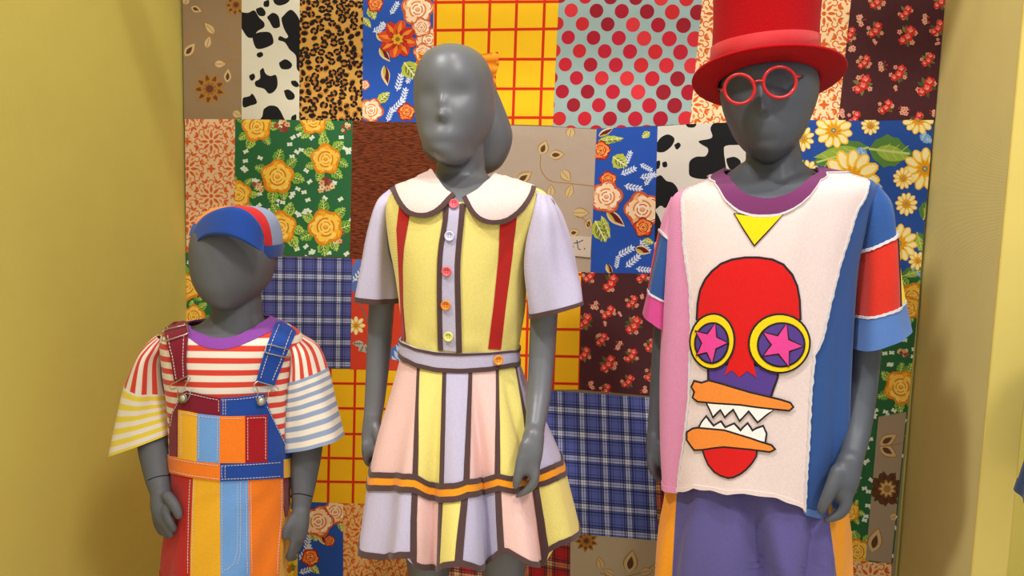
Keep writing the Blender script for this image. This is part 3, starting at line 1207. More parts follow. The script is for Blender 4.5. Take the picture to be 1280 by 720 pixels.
patch(P, (214, 66, 42), .0002, 'red patch with a white daisy and blue leaves')
o = quad((640, 338), (728, 340), (725, 487), (636, 487))
patch(p_check(o, [((661, 340), (657, 487)), ((697, 340), (691, 487)), ((728, 342), (724, 487))], [((640, 343), (728, 343)), ((640, 411), (727, 412)), ((640, 444), (726, 446)), ((640, 478), (725, 480)), ((640, 376), (727, 378))], 3.4), (246, 190, 26), .0002, 'yellow patch crossed by red lines, beside the belt of the dress')
o = quad((727, 340), (826, 343), (815, 495), (724, 487))
patch(p_maroon(o, [(763, 354, .95), (760, 391, .8), (790, 378, .75), (792, 407, 1.0), (731, 402, .9), (752, 425, .75), (789, 445, .8), (760, 455, .95), (814, 432, .75), (785, 477, .75), (730, 443, .8), (803, 345, .8), (737, 345, .8), (757, 488, .7), (814, 468, .8)], [(743, 382, .9), (773, 433, .9), (806, 488, .8), (740, 481, .8), (802, 370, .6), (775, 392, .5), (757, 405, .5)]), (76, 38, 42), .0005, 'dark maroon patch with small red roses between the dress and the pink sleeve')


def red_plaid(o, ph=(0, 0)):
    return p_plaid(o, 0, 0, (184, 34, 36), (40, 44, 40), (196, 170, 110), 30, 36, ph)


o = quad((824, 343), (1062, 345), (1056, 500), (815, 494))
patch(red_plaid(o), (184, 34, 36), 0.0, 'red tartan patch mostly hidden behind the shirt')
o = quad((1058, 345), (1151, 347), (1116, 704), (1046, 700))
patch(p_green(o, [(1140, 372, 17), (1136, 385, 14), (1118, 398, 16), (1126, 484, 20), (1072, 690, 16), (1062, 640, 12)], [(1130, 440, 8)], ()), (42, 100, 58), .0002, 'long green rose patch beside the lowered arm at the right')
o = quad((1098, 521), (1133, 515), (1114, 704), (1082, 700))
patch(p_beige(o, [('leaf', 1100, 556, 24, 13, -.55, 1), ('leaf', 1100, 558, 24, 13, .55, 1), ('stem', [(1098, 558), (1112, 557), (1132, 553)]), ('flower', 1109, 611, 20, 1), ('leaf', 1090, 690, 30, 16, -1.3, 1), ('leaf', 1112, 648, 14, 9, -.3, 0)]), (164, 144, 120), .0016, 'narrow taupe patch with a dark brown flower at the lower right')
o = quad((1044, 700), (1115, 703), (1108, 810), (1038, 810))
patch(p_orange(o, 1088, 722, 76), (244, 204, 150), 0.0, 'peach patch with orange scrollwork at the bottom right')
# row 4
o = quad((234, 460), (438, 461), (640, 470), (640, 634), (234, 626))
patch(p_check(o, [((413, 460), (410, 630)), ((444, 460), (441, 630)), ((474, 462), (472, 632)), ((380, 460), (378, 630)), ((504, 462), (502, 632)), ((538, 462), (536, 640)), ((572, 462), (570, 640)), ((606, 462), (604, 640)), ((346, 458), (344, 630)), ((312, 458), (310, 630)), ((278, 458), (276, 630)), ((246, 458), (245, 630))], [((230, 477), (640, 482)), ((230, 507), (640, 514)), ((230, 540), (640, 545)), ((230, 569), (640, 577)), ((230, 599), (640, 606))], 3.2), (246, 192, 24), 0.0, 'yellow patch crossed by red lines, between the small figure and the dress')
o = quad((640, 485), (815, 497), (823, 676), (640, 660))
patch(p_plaid(o, 0, 0, (92, 104, 186), (34, 40, 76), (220, 226, 238), 27.4, 29.5, (2, -10)), (92, 104, 186), .0007, 'navy and blue plaid patch beside the skirt')
o = quad((814, 494), (1056, 500), (1046, 700), (822, 676))
patch(red_plaid(o, (0, 4)), (184, 34, 36), 0.0, 'red tartan patch beside the wide trousers')
# row 5
o = quad((234, 626), (374, 627), (372, 810), (236, 810))
P = Print(o)
for i in range(260):
    x, y = rnd.uniform(236, 374), rnd.uniform(630, 722)
    P.add(lobes(x, y, rnd.uniform(2.5, 4.5), 5, .25, rnd.uniform(0, 6)), rnd.choice(((96, 120, 110), (206, 110, 30), (240, 206, 70), (120, 130, 50), (196, 70, 40))))
patch(P, (226, 180, 36), 0.0, 'yellow patch with small flowers behind the hand')
o = quad((373, 627), (429, 629), (429, 810), (371, 810))
patch(p_blue(o, [('sprig', 374, 700, 20, -.9), ('sprig', 382, 688, 18, -1.3), ('sprig', 374, 716, 18, -.3), ('sprig', 378, 680, 16, -1.5), ('wine', 398, 668, 18, 9, .9), ('wine', 412, 650, 16, 9, -.6), ('leaf', 390, 662, 16, 12, 1.2), ('leaf', 424, 650, 16, 8, 1.3), ('leaf', 388, 706, 16, 9, .8),
                 ('peach', 419, 640, 16, .1), ('orange', 412, 676, 7, .3), ('peach', 398, 652, 19, .6), ('orange', 388, 697, 11, .9)]), (38, 82, 176), .0005, 'blue patch with a peach rose beside the lower hand')
o = quad((428, 629), (562, 632), (562, 810), (428, 810))
patch(p_orange(o, 452, 662, 64), (236, 190, 120), .0001, 'peach patch with orange scrollwork below the checked cloth')
o = quad((560, 630), (645, 640), (714, 668), (713, 810), (560, 810))
patch(red_plaid(o[:1] + o[2:], (8, 12)), (180, 34, 38), -.0006, 'red tartan patch under the skirt hem')
o = quad((713, 666), (836, 677), (835, 810), (712, 810))
patch(p_beige(o, [('flower', 733, 676, 13, 0), ('leaf', 786, 716, 28, 16, -1.4, 1), ('leaf', 752, 712, 16, 9, -1.8, 0), ('leaf', 768, 720, 16, 8, -2.6, 0), ('stem', [(750, 716), (770, 722), (800, 716), (826, 700)]), ('leaf', 816, 712, 16, 9, -.6, 1), ('leaf', 800, 716, 16, 9, -.2, 0)]), (186, 166, 136), .0003, 'pale taupe patch with a gold flower beside the trousers')
# handwritten cloth tag sewn on a corner
o = quad((700, 294), (739.5, 296), (738, 322), (700, 318))
tg = Print(o)
for ln in ([(703, 312), (705, 305), (708, 303), (709, 311), (712, 306), (714, 304), (715, 311), (717, 308)], [(721, 300), (722, 306), (723, 311), (726, 312)], [(717, 304), (723, 303), (729, 300)], [(730, 310), (731, 311), (731, 312)]):
    tg.add(line([tuple(q) for q in smooth_line(ln, len(ln) * 3)], 1.1), (52, 60, 84))
tg.build('cloth_tag', (206, 190, 172), Q, lift=.0032, label='small pale cloth tag with dark blue handwriting on the taupe patch')

# ---------------------------------------------------------------- mannequins
def mannequin_mat(name, rgb, rough, spec):
    m, N, L, b = new_mat(name, rough, spec)
    tc = N.new('ShaderNodeTexCoord')
    n = N.new('ShaderNodeTexNoise')
    n.inputs['Scale'].default_value = 900
    n.inputs['Detail'].default_value = 2
    L.new(tc.outputs['Object'], n.inputs['Vector'])
    mx = N.new('ShaderNodeMix')
    mx.data_type = 'RGBA'
    c = lin(rgb)
    mx.inputs[6].default_value = (*(c * .86), 1)
    mx.inputs[7].default_value = (*(c * 1.14), 1)
    L.new(n.outputs['Fac'], mx.inputs[0])
    L.new(mx.outputs[2], b.inputs['Base Color'])
    bp = N.new('ShaderNodeBump')
    bp.inputs['Strength'].default_value = .06
    bp.inputs['Distance'].default_value = .0006
    L.new(n.outputs['Fac'], bp.inputs['Height'])
    L.new(bp.outputs[0], b.inputs['Normal'])
    return m


class Flesh:
    """shells of one figure, fused into one continuous skin"""

    def __init__(self):
        self.items = []

    def tube(self, tb, off=0.0, nu=48, nv=60, v0=0, v1=None):
        P, Fc, _ = tb.full(nu, nv, off, v0, v1, True, True)
        self.items.append((P, Fc))

    def limb(self, nodes, n=16, per=8, flat=1.0):
        """nodes: (x, y, Y, r) in photo pixels on the plane Y, or (Vector, r) in metres"""
        P, rr = [], []
        for k in nodes:
            if len(k) == 4:
                P.append(at(k[0], k[1], k[2]))
                rr.append(k[3] * depth(k[0], k[1], k[2]) / F)
            else:
                P.append(Vector(k[0]))
                rr.append(k[1])
        m = (len(P) - 1) * per + 1
        pts = crom([tuple(p) for p in P], np.linspace(0, len(P) - 1, m))
        rad = np.maximum(crom([[r] for r in rr], np.linspace(0, len(P) - 1, m))[:, 0], .001)
        # rounded ends
        t0 = pts[0] - pts[1]
        t0 /= np.linalg.norm(t0)
        t1 = pts[-1] - pts[-2]
        t1 /= np.linalg.norm(t1)
        a = [(.97, .25), (.8, .6), (.5, .87), (.12, .99)]
        pts = np.vstack([[pts[0] + t0 * rad[0] * s for c, s in reversed(a)], pts, [pts[-1] + t1 * rad[-1] * s for c, s in a]])
        rad = np.r_[[rad[0] * c for c, s in reversed(a)], rad, [rad[-1] * c for c, s in a]]
        V, Fc = tube_path(pts, rad, n)
        self.items.append((V, Fc))

    def ball(self, c, r, axes=(1, 1, 1)):
        bm = bmesh.new()
        bmesh.ops.create_icosphere(bm, subdivisions=3, radius=1)
        V = [Vector(c) + Vector((v.co[i] * r * axes[i] for i in range(3))) for v in bm.verts]
        bm.verts.index_update()
        Fc = [[v.index for v in f.verts] for f in bm.faces]
        bm.free()
        self.items.append((V, Fc))

    def fuse(self, name, mat, parent, voxel=.0035, smooth_it=6, feats=None, label=None):
        V, Fc = merge(self.items)
        me = bpy.data.meshes.new('shells')
        me.from_pydata([tuple(v) for v in V], [], Fc)
        bm = bmesh.new()
        bm.from_mesh(me)
        bmesh.ops.recalc_face_normals(bm, faces=bm.faces)
        bm.to_mesh(me)
        bm.free()
        o = bpy.data.objects.new('shells', me)
        COL.objects.link(o)
        r = o.modifiers.new('fuse', 'REMESH')
        r.mode = 'VOXEL'
        r.voxel_size = voxel
        s = o.modifiers.new('smooth', 'SMOOTH')
        s.factor = .5
        s.iterations = smooth_it
        dg = bpy.context.evaluated_depsgraph_get()
        dg.update()
        m2 = bpy.data.meshes.new_from_object(o.evaluated_get(dg))
        n = len(m2.vertices)
        co = np.zeros(n * 3)
        m2.vertices.foreach_get('co', co)
        co = co.reshape(-1, 3)
        faces = [tuple(p.vertices) for p in m2.polygons]
        bpy.data.objects.remove(o)
        bpy.data.meshes.remove(m2)
        bpy.data.meshes.remove(me)
        if feats:
            yc, fwd, lst = feats
            px = projn(co)
            fwd = np.array(Vector(fwd).normalized())
            face = np.clip((yc - co[:, 1]) / .03, 0, 1)
            move = np.zeros(n)
            for (x, y, sx, sy, amp) in lst:
                move += amp * np.exp(-((px[:, 0] - x) / sx) ** 2 - ((px[:, 1] - y) / sy) ** 2)
            co = co + fwd[None, :] * (move * face)[:, None]
        return part(name, co, faces, mat, parent, label)


def foot(fl, ankle, r, heading=(-.2, -1)):
    h = Vector((heading[0], heading[1], 0)).normalized()
    a = Vector(ankle)
    fl.limb([(a + Vector((0, 0, .03)), r), (Vector((a.x, a.y, .035)), r * .95), (Vector((a.x, a.y, .03)) + h * .05, r * .95), (Vector((a.x, a.y, .022)) + h * .11, r * .8), (Vector((a.x, a.y, .014)) + h * .15, r * .5)])


M_girl = mannequin_mat('satin_grey_skin', (98, 99, 103), .40, .5)
M_boy = mannequin_mat('matt_grey_skin', (90, 91, 95), .62, .35)
M_teen = mannequin_mat('slate_grey_skin', (76, 79, 86), .5, .45)

# ======================================================== the girl figure
GY = -0.52
girl = thing('mannequin', 'glossy grey mannequin with a long faceless head wearing the patchwork dress', 'mannequin', (at(575, 400, GY).x, GY, 0.0))
g_head = Tube([
    (566, 56, 572, 56, GY + .01, .012, .012), (552, 59, 586, 59, GY + .01, .04, .04), (540, 65, 598, 65, GY + .01, .062, .066), (530, 76, 607, 76, GY + .01, .08, .088),
    (523, 93, 614, 93, GY + .01, .091, .102), (520.5, 112, 617, 112, GY + .01, .095, .106), (521, 130, 617.5, 130, GY + .01, .096, .102), (523, 147, 616, 147, GY + .008, .097, .092),
    (526, 162, 611, 162, GY + .005, .098, .08), (530, 175, 603, 175, GY, .098, .06), (536, 187, 595, 187, GY - .005, .092, .05), (545, 197, 591, 197, GY - .012, .08, .04),
    (555, 204, 582, 204, GY - .03, .052, .03), (564, 207, 573, 207, GY - .045, .02, .02)], n=2.15)
g_body = Tube([
    (545, 205, 607, 205, GY + .02, .045, .05, -.01), (541, 214, 617, 219, GY + .02, .05, .055, -.012), (520, 226, 650, 229, GY + .015, .066, .07, -.014), (497, 238, 678, 240, GY + .01, .085, .08, -.02),
    (488, 260, 680, 262, GY, .10, .085, -.02), (490, 300, 668, 300, GY, .108, .085, -.02), (496, 340, 659, 340, GY, .108, .082, -.02), (501, 380, 656, 383, GY, .102, .08, -.02),
    (504, 410, 651, 414, GY, .096, .08, -.02), (503, 430, 648, 438, GY, .092, .08, -.02), (502, 452, 648, 458, GY, .092, .085, -.02)], n=2.3)
fl = Flesh()
fl.tube(g_head)
fl.tube(g_body, off=-.007)
fl.limb([(576, 165, GY + .03, 29), (576, 195, GY + .025, 30), (576, 222, GY + .02, 32), (577, 245, GY + .02, 40)])
hip = Tube([(503, 440, 648, 446, GY, .086, .08, -.02), (494, 490, 650, 495, GY, .09, .09, -.02), (492, 560, 655, 565, GY, .09, .09, -.02), (500, 610, 655, 612, GY, .08, .08, -.02)], n=2.4)
fl.tube(hip, off=-.008)
for (x0, x1, x2, yy) in ((537, 536, 545, GY - .0), (620, 630, 626, GY - .03)):
    fl.limb([(x0, 590, yy, 40), (x1, 660, yy, 33), (x1, 730, yy, 25), (x1 + 1, 775, yy - .005, 23), (x2, 840, yy + .01, 24), (x2, 930, yy + .02, 16), (x2, 985, yy + .02, 12)])
    a = at(x2, 985, yy + .02)
    foot(fl, (a.x, a.y, .06), .026)
# arms
fl.limb([(492, 262, GY + .015, 20), (484, 310, GY + .02, 19), (478, 370, GY + .025, 16.5), (474, 430, GY + .025, 15.5), (469.5, 490, GY + .01, 13.5), (465.5, 525, GY - .005, 11.5)])
fl.limb([(466, 520, GY - .005, 11.5), (463.5, 545, GY - .01, 12), (464.5, 560, GY - .015, 11)])
for k, (dx, dY, ln) in enumerate(((-4.5, -.012, 10), (-2.5, -.002, 13), (0, .008, 12), (3, .017, 7))):
    fl.limb([(462 + dx, 556, GY - .015 + dY, 6), (461.5 + dx, 566, GY - .013 + dY, 5.5), (463.5 + dx, 572 + ln * .5, GY - .006 + dY, 4.6), (467 + dx, 574 + ln * .7, GY + .004 + dY, 3.8)])
fl.limb([(470, 535, GY - .02, 6), (474, 552, GY - .03, 5.5), (474, 565, GY - .034, 4.5)])
fl.limb([(676, 262, GY - .01, 20), (682, 310, GY - .01, 19), (681, 370, GY - .012, 18), (678, 430, GY - .02, 17), (674, 490, GY - .055, 15.5), (668.5, 535, GY - .1, 13), (665, 555, GY - .115, 14)])
HY = GY - .125
fl.limb([(667, 545, HY + .008, 14), (664, 566, HY, 15), (662, 582, HY - .002, 13.5)])
fl.limb([(658, 556, HY - .008, 9), (652, 577, HY - .016, 8), (647.5, 596, HY - .02, 6.6), (645, 607, HY - .02, 5.4)])
for k in range(4):
    d = k * .0125
    s = (0, .6, .4, -1.5)[k]
    fl.limb([(666 + s, 582, HY - .010 + d, 7.5), (668.5 + s, 597, HY - .013 + d, 6.2), (662 + s, 610, HY - .014 + d, 5.4), (646.5 + s * 2 + k * 1.5, 620 - k, HY - .012 + d, 3.8)])
feats = (GY - .0, (-.18, -1, 0), [(553, 128, 6, 10, .007), (554, 144, 6.5, 6.5, .0115), (554, 153, 9, 5, -.0015), (534, 118, 12, 13, -.005), (577, 115, 17, 13, -.008), (584, 162, 18, 15, -.004), (560, 168, 20, 8, .0015), (553, 178, 18, 5, -.0012), (553, 188, 20, 7, .0015), (536, 155, 8, 12, -.002)])
body = fl.fuse('body', M_girl, girl, .0036, 12, feats)
fl = Flesh()
fl.tube(Tube([(575, 80, 600, 80, GY + .11, .02, .03), (545, 95, 612, 95, GY + .12, .035, .05), (530, 130, 628, 130, GY + .125, .045, .065), (527, 165, 640, 165, GY + .125, .045, .065), (530, 190, 637, 188, GY + .125, .042, .055), (550, 207, 626, 208, GY + .125, .035, .04), (570, 217, 612, 219, GY + .125, .015, -.02)], n=2.1))
fl.limb([(585, 90, GY + .07, 16), (588, 110, GY + .1, 20), (590, 130, GY + .12, 22)])
fl.fuse('hair', M_girl, girl, .005, 4, label='moulded grey ponytail hanging behind the head')

# ======================================================== the boy figure
BY = -0.55
boy = thing('mannequin', 'small matt grey mannequin with a smooth egg-shaped head wearing the overalls and cap', 'mannequin', (at(290, 500, BY).x, BY, 0.0))
b_head = Tube([
    (284, 262, 296, 262, BY, .015, .02), (268, 266, 312, 266, BY, .045, .055), (257, 275, 325, 275, BY, .07, .08), (250, 290, 333, 290, BY, .085, .095), (247, 308, 337, 308, BY, .091, .1),
    (247, 326, 337.5, 326, BY, .092, .098), (249.5, 342, 335, 342, BY, .091, .09), (254.5, 356, 330, 356, BY - .002, .087, .076), (262, 368, 322, 366, BY - .006, .078, .06), (271, 377, 312, 375, BY - .014, .064, .045), (280, 383, 302, 382, BY - .024, .045, .03), (287, 386, 296, 385.5, BY - .03, .02, .02)], n=2.1)
b_body = Tube([
    (258, 392, 330, 388, BY + .015, .045, .05, -.03), (244, 403, 338, 398, BY + .015, .055, .06, -.036), (217, 410, 368, 412, BY + .01, .075, .07, -.052), (204, 425, 375, 428, BY, .092, .08, -.058), (203, 460, 370, 462, BY, .104, .085, -.06),
    (208, 500, 364, 502, BY, .108, .09, -.06), (212, 540, 362, 545, BY, .112, .095, -.06), (213, 580, 362, 588, BY, .112, .098, -.06), (212, 625, 362, 630, BY, .112, .1, -.06)], n=2.4)
fl = Flesh()
fl.tube(b_head)
fl.tube(b_body, off=-.008)
fl.limb([(294, 350, BY + .02, 30), (296, 378, BY + .015, 30.5), (296, 398, BY + .012, 33), (294, 420, BY + .01, 45)])
fl.tube(Tube([(214, 600, 360, 606, BY, .1, .09, -.06), (212, 650, 358, 655, BY, .105, .095, -.06), (214, 700, 355, 700, BY, .1, .09, -.06), (225, 725, 345, 725, BY, .08, .08, -.06)], n=2.4), off=-.008)
for x in (250, 322):
    yy = BY + (.03 if x > 300 else -.03)
    fl.limb([(x, 690, yy, 38), (x, 750, yy, 33), (x, 810, yy, 26), (x, 870, yy + .01, 25), (x, 940, yy + .02, 17), (x, 970, yy + .02, 14)])
    a = at(x, 970, yy + .02)
    foot(fl, (a.x, a.y, .06), .028)
fl.limb([(212, 448, (BY - .068) + .03, 12), (199, 492, (BY - .068) + .025, 17), (193, 545, (BY - .068) + .01, 20.5), (196.5, 590, (BY - .068) - .02, 16.5), (200.5, 615, (BY - .068) - .04, 12.8), (202, 628, (BY - .068) - .045, 13)])
HY = (BY - .068) - .055
fl.limb([(201, 618, HY + .008, 12.5), (202, 634, HY, 13.2), (204, 646, HY - .002, 11.5)])
fl.limb([(209, 620, HY - .006, 7), (217, 630, HY - .014, 6.6), (222, 640, HY - .016, 6), (223.5, 645, HY - .016, 5)])
for (a, b, c, d, r) in (((208, 641), (213, 653), (217.5, 661), -.013, 5.6), ((203, 643), (207.5, 658), (213.5, 669), -.009, 5.6), ((198, 643), (201.5, 658), (208, 670), -.001, 5.3), ((194, 641), (196, 655), (201, 666), .009, 4.8)):
    fl.limb([(a[0], a[1] - 5, HY + d, r), (*a, HY + d - .001, r), (*b, HY + d - .003, r * .93), (*c, HY + d + .002, r * .78)])
fl.limb([(360, 448, (BY + .045) - .01, 14), (377, 492, (BY + .045) - .01, 19), (383.5, 545, (BY + .045) - .015, 20.5), (380, 595, (BY + .045) - .03, 17), (376.5, 635, (BY + .045) - .045, 11.5), (375.5, 648, (BY + .045) - .05, 11)])
HY = (BY + .045) - .055
fl.limb([(376, 640, HY + .004, 11), (375, 655, HY, 11.5), (374, 668, HY, 10)])
fl.limb([(368, 648, HY - .008, 6.8), (361, 658, HY - .016, 6.3), (357, 667, HY - .018, 5.6), (356.5, 671, HY - .018, 4.8)])
for (a, b, c, d, r) in (((369, 668), (365, 684), (359.5, 697), -.010, 5.0), ((373, 669), (369, 686), (361.5, 699), 0, 5.0), ((376, 668), (373.5, 682), (366, 695), .010, 4.8), ((377, 666), (377, 676), (371, 688), .018, 4.2)):
    fl.limb([(a[0] + 1, a[1] - 6, HY + d, r), (*a, HY + d, r), (*b, HY + d - .002, r * .9), (*c, HY + d + .003, r * .72)])
bbody = fl.fuse('body', M_boy, boy, .0036, 5)

# ======================================================== the taller figure on the right
TY = -0.46
teen = thing('mannequin', 'tall slate grey mannequin under the red top hat wearing the big patchwork shirt', 'mannequin', (at(960, 400, TY).x, TY, 0.0))
t_head = Tube([
    (945, 64, 980, 64, TY, .025, .03), (922, 69, 1003, 69, TY, .06, .07), (908, 80, 1016, 80, TY, .082, .095), (901.5, 97, 1022, 97, TY, .093, .104), (900, 115, 1022.5, 115, TY, .096, .102), (902, 130, 1019, 130, TY, .097, .096),
    (906, 145, 1013.5, 145, TY, .097, .086), (912, 160, 1007, 160, TY - .002, .096, .074), (919, 174, 1000, 173, TY - .005, .09, .06), (928, 186, 991, 185, TY - .01, .08, .046), (939, 195, 980, 194, TY - .018, .064, .035), (950, 201.5, 970, 201, TY - .03, .04, .025), (956, 204, 964, 204, TY - .036, .018, .015)], n=2.15)
t_body = Tube([
    (925, 200, 1006, 200, TY + .02, .045, .05, .01), (908, 213, 1024, 212, TY + .02, .056, .06, .01), (868, 233, 1072, 223, TY + .012, .08, .075, .016), (846, 245, 1088, 236, TY, .10, .085, .02), (836, 275, 1082, 275, TY, .115, .095, .022),
    (832, 330, 1072, 330, TY, .122, .1, .022), (829, 400, 1065, 402, TY, .124, .105, .022), (827, 470, 1060, 475, TY, .122, .105, .022), (826, 540, 1056, 552, TY, .12, .108, .022), (830, 595, 1048, 620, TY, .12, .11, .022), (833, 650, 1042, 690, TY, .12, .11, .022)], n=2.4)
fl = Flesh()
fl.tube(t_head)
t_flesh = Tube([
    (925, 200, 1006, 200, TY + .02, .045, .05, .01), (908, 213, 1024, 212, TY + .02, .05, .058, .01), (872, 236, 1068, 228, TY + .012, .07, .07, .016), (860, 255, 1074, 250, TY, .085, .08, .02), (862, 300, 1056, 300, TY, .095, .085, .02),
    (868, 380, 1040, 382, TY, .09, .08, .02), (872, 450, 1030, 455, TY, .085, .08, .02), (866, 540, 1034, 545, TY, .09, .09, .02), (864, 640, 1030, 650, TY, .09, .09, .02)], n=2.3)
fl.tube(t_flesh, off=-.006)
fl.limb([(964, 165, TY + .03, 32), (966, 190, TY + .025, 33), (967, 212, TY + .02, 36), (966, 235, TY + .02, 48)])
for x in (905, 990):
    yy = TY - (.015 if x > 950 else -.01)
    fl.limb([(x, 620, yy, 44), (x, 690, yy, 40), (x, 780, yy, 30), (x, 860, yy + .01, 29), (x, 960, yy + .02, 18), (x, 990, yy + .02, 15)])
    a = at(x, 990, yy + .02)
    foot(fl, (a.x, a.y, .06), .03)
fl.limb([(862, 262, TY + .02, 22), (845, 320, TY + .03, 20), (833, 400, TY + .035, 16), (827, 470, TY + .03, 14), (821, 530, TY + .02, 11.5), (818.5, 550, TY + .015, 11)])
HY = TY + .012
fl.limb([(819, 546, HY, 10.5), (818, 562, HY - .003, 10.5), (819, 575, HY - .003, 9)])
for (dx, dY, e) in ((-4, -.012, 8), (-1.5, -.002, 12), (2, .008, 14), (6, .017, 10)):
    fl.limb([(818 + dx, 570, HY + dY, 5.6), (818 + dx, 581, HY + dY - .002, 5.2), (820.5 + dx, 586 + e * .5, HY + dY, 4.4), (824 + dx, 588 + e * .9, HY + dY + .008, 3.6)])
fl.limb([(825, 555, HY - .012, 6), (829, 572, HY - .02, 5.4), (829, 586, HY - .022, 4.4)])
fl.limb([(1066, 258, TY - .01, 22), (1080, 320, TY - .015, 21), (1083, 400, TY - .02, 19.5), (1079, 470, TY - .03, 18.5), (1072, 535, TY - .065, 16.5), (1065, 570, TY - .1, 14.8), (1060, 587, TY - .11, 16)])
HY = TY - .118
fl.limb([(1062, 577, HY + .006, 15.5), (1056, 599, HY, 17.5), (1052, 615, HY - .002, 15)])
fl.limb([(1048, 590, HY - .008, 10.5), (1039, 611, HY - .018, 9), (1030.5, 629, HY - .022, 7.4), (1027, 638, HY - .022, 6)])
for k in range(4):
    d = k * .0145
    s = (0, .5, 0, -2)[k]
    fl.limb([(1056 + s, 612, HY - .012 + d, 9), (1057 + s, 630, HY - .016 + d, 7.6), (1049 + s, 643, HY - .017 + d, 6.4), (1033 + s * 2 + k * 2, 650 - k, HY - .015 + d, 4.6)])
feats = (TY, (-.14, -1, 0), [(952, 122, 7, 15, .010), (953, 136, 7, 6, .009), (953, 144, 9, 3.5, -.004), (930, 110, 15, 10, -.006), (975, 107, 18, 11, -.007), (952, 166, 22, 6, .001), (952, 176, 18, 4, -.0012), (951, 186, 20, 6, .0015)])
tbody = fl.fuse('body', M_teen, teen, .0036, 5, feats)

# ---------------------------------------------------------------- tailoring on the tubes
def _grid(self):
    if not hasattr(self, '_g'):
        us = np.linspace(0.0, 0.5, 121)
        vs = np.linspace(0, self.nv, 60 * self.nv // 2 + 1)
        U, Vv = np.meshgrid(us, vs)
        self._g = (U.ravel(), Vv.ravel(), projn(self.S(U.ravel(), Vv.ravel())))
    return self._g


def _inv(self, x, y):
    """(u, v) on the front of the tube seen at photo point (x, y)"""
    U, Vv, P = self._grid()
    k = np.argmin((P[:, 0] - x) ** 2 + (P[:, 1] - y) ** 2)
    u, v = U[k], Vv[k]
    du, dv = .5 / 120, self.nv / (60 * self.nv // 2)
    for _ in range(2):
        a = np.clip(np.linspace(u - du, u + du, 9), 0, .5)
        b = np.clip(np.linspace(v - dv, v + dv, 9), 0, self.nv)
        A, B = np.meshgrid(a, b)
        q = projn(self.S(A.ravel(), B.ravel()))
        k = np.argmin((q[:, 0] - x) ** 2 + (q[:, 1] - y) ** 2)
        u, v = A.ravel()[k], B.ravel()[k]
        du, dv = du / 4, dv / 4
    return u, v


def _hline(self, pts, dv=0.0):
    """edge running across: v as a function of u, measured in the photo, level round the back"""
    q = [self.inv(*p) for p in dens(pts, 8, False)]
    q.sort()
    uu = [a for a, b in q]
    vv = [b + dv for a, b in q]

    def f(u):
        u = u % 1.0
        if u <= uu[-1] and u >= uu[0]:
            return float(np.interp(u, uu, vv))
        if u < uu[0]:
            u += 1
        w = (u - uu[-1]) / (1 + uu[0] - uu[-1])
        w = w * w * (3 - 2 * w)
        return float(vv[-1] * (1 - w) + vv[0] * w)
    return f


def _vline(self, pts):
    """edge running down: u as a function of v"""
    q = [self.inv(*p) for p in dens(pts, 8, False)]
    q.sort(key=lambda a: a[1])
    vv = [b for a, b in q]
    uu = [a for a, b in q]
    return lambda v: float(np.interp(v, vv, uu))


def _piece(self, u0, u1, v0, v1, nu=16, nv=24, off=.001, thick=.0016):
    f = lambda g: g if callable(g) else (lambda x: g)
    u0, u1, v0, v1 = f(u0), f(u1), f(v0), f(v1)
    s = np.linspace(0, 1, nu)
    r = np.linspace(0, 1, nv)
    U = np.zeros((nv, nu))
    Vv = np.zeros((nv, nu))
    for j in range(nv):
        for i in range(nu):
            v = v0(.25) * (1 - r[j]) + v1(.25) * r[j]
            for _ in range(4):
                u = u0(v) * (1 - s[i]) + u1(v) * s[i]
                v = v0(u) * (1 - r[j]) + v1(u) * r[j]
            U[j, i], Vv[j, i] = u, v
    return self._sheet(U, Vv, off, thick)


Tube._grid, Tube.inv, Tube.hline, Tube.vline, Tube.piece = _grid, _inv, _hline, _vline, _piece


def offset_poly(poly, d):
    """outline grown by d pixels"""
    P = np.array(poly, float)
    if np.sum(P[:, 0] * np.roll(P[:, 1], -1) - np.roll(P[:, 0], -1) * P[:, 1]) < 0:
        P = P[::-1]
    a, b = np.roll(P, 1, 0), np.roll(P, -1, 0)
    e1 = (P - a) / np.maximum(np.linalg.norm(P - a, axis=1, keepdims=True), 1e-6)
    e2 = (b - P) / np.maximum(np.linalg.norm(b - P, axis=1, keepdims=True), 1e-6)
    n1 = np.stack([e1[:, 1], -e1[:, 0]], 1)
    n2 = np.stack([e2[:, 1], -e2[:, 0]], 1)
    m = n1 + n2
    k = np.maximum(np.sum(m * n1, axis=1, keepdims=True), .55)
    return [tuple(p) for p in P + m / k * d]


def lay(name, bvh, poly, mat, parent, off=.002, thick=.0014, step=7.0, label=None, smooth=True):
    V, Fc = sheet_on(bvh, poly, off, thick, step)
    return part(name, V, Fc, mat, parent, label, smooth=smooth)


def strip(name, bvh, line_, w, mat, parent, off=.0025, thick=.0015, label=None, n=None, step=5.0):
    ln = smooth_line(line_, n or max(6, len(line_) * 5))
    return lay(name, bvh, widen(ln, w), mat, parent, off, thick, step, label)


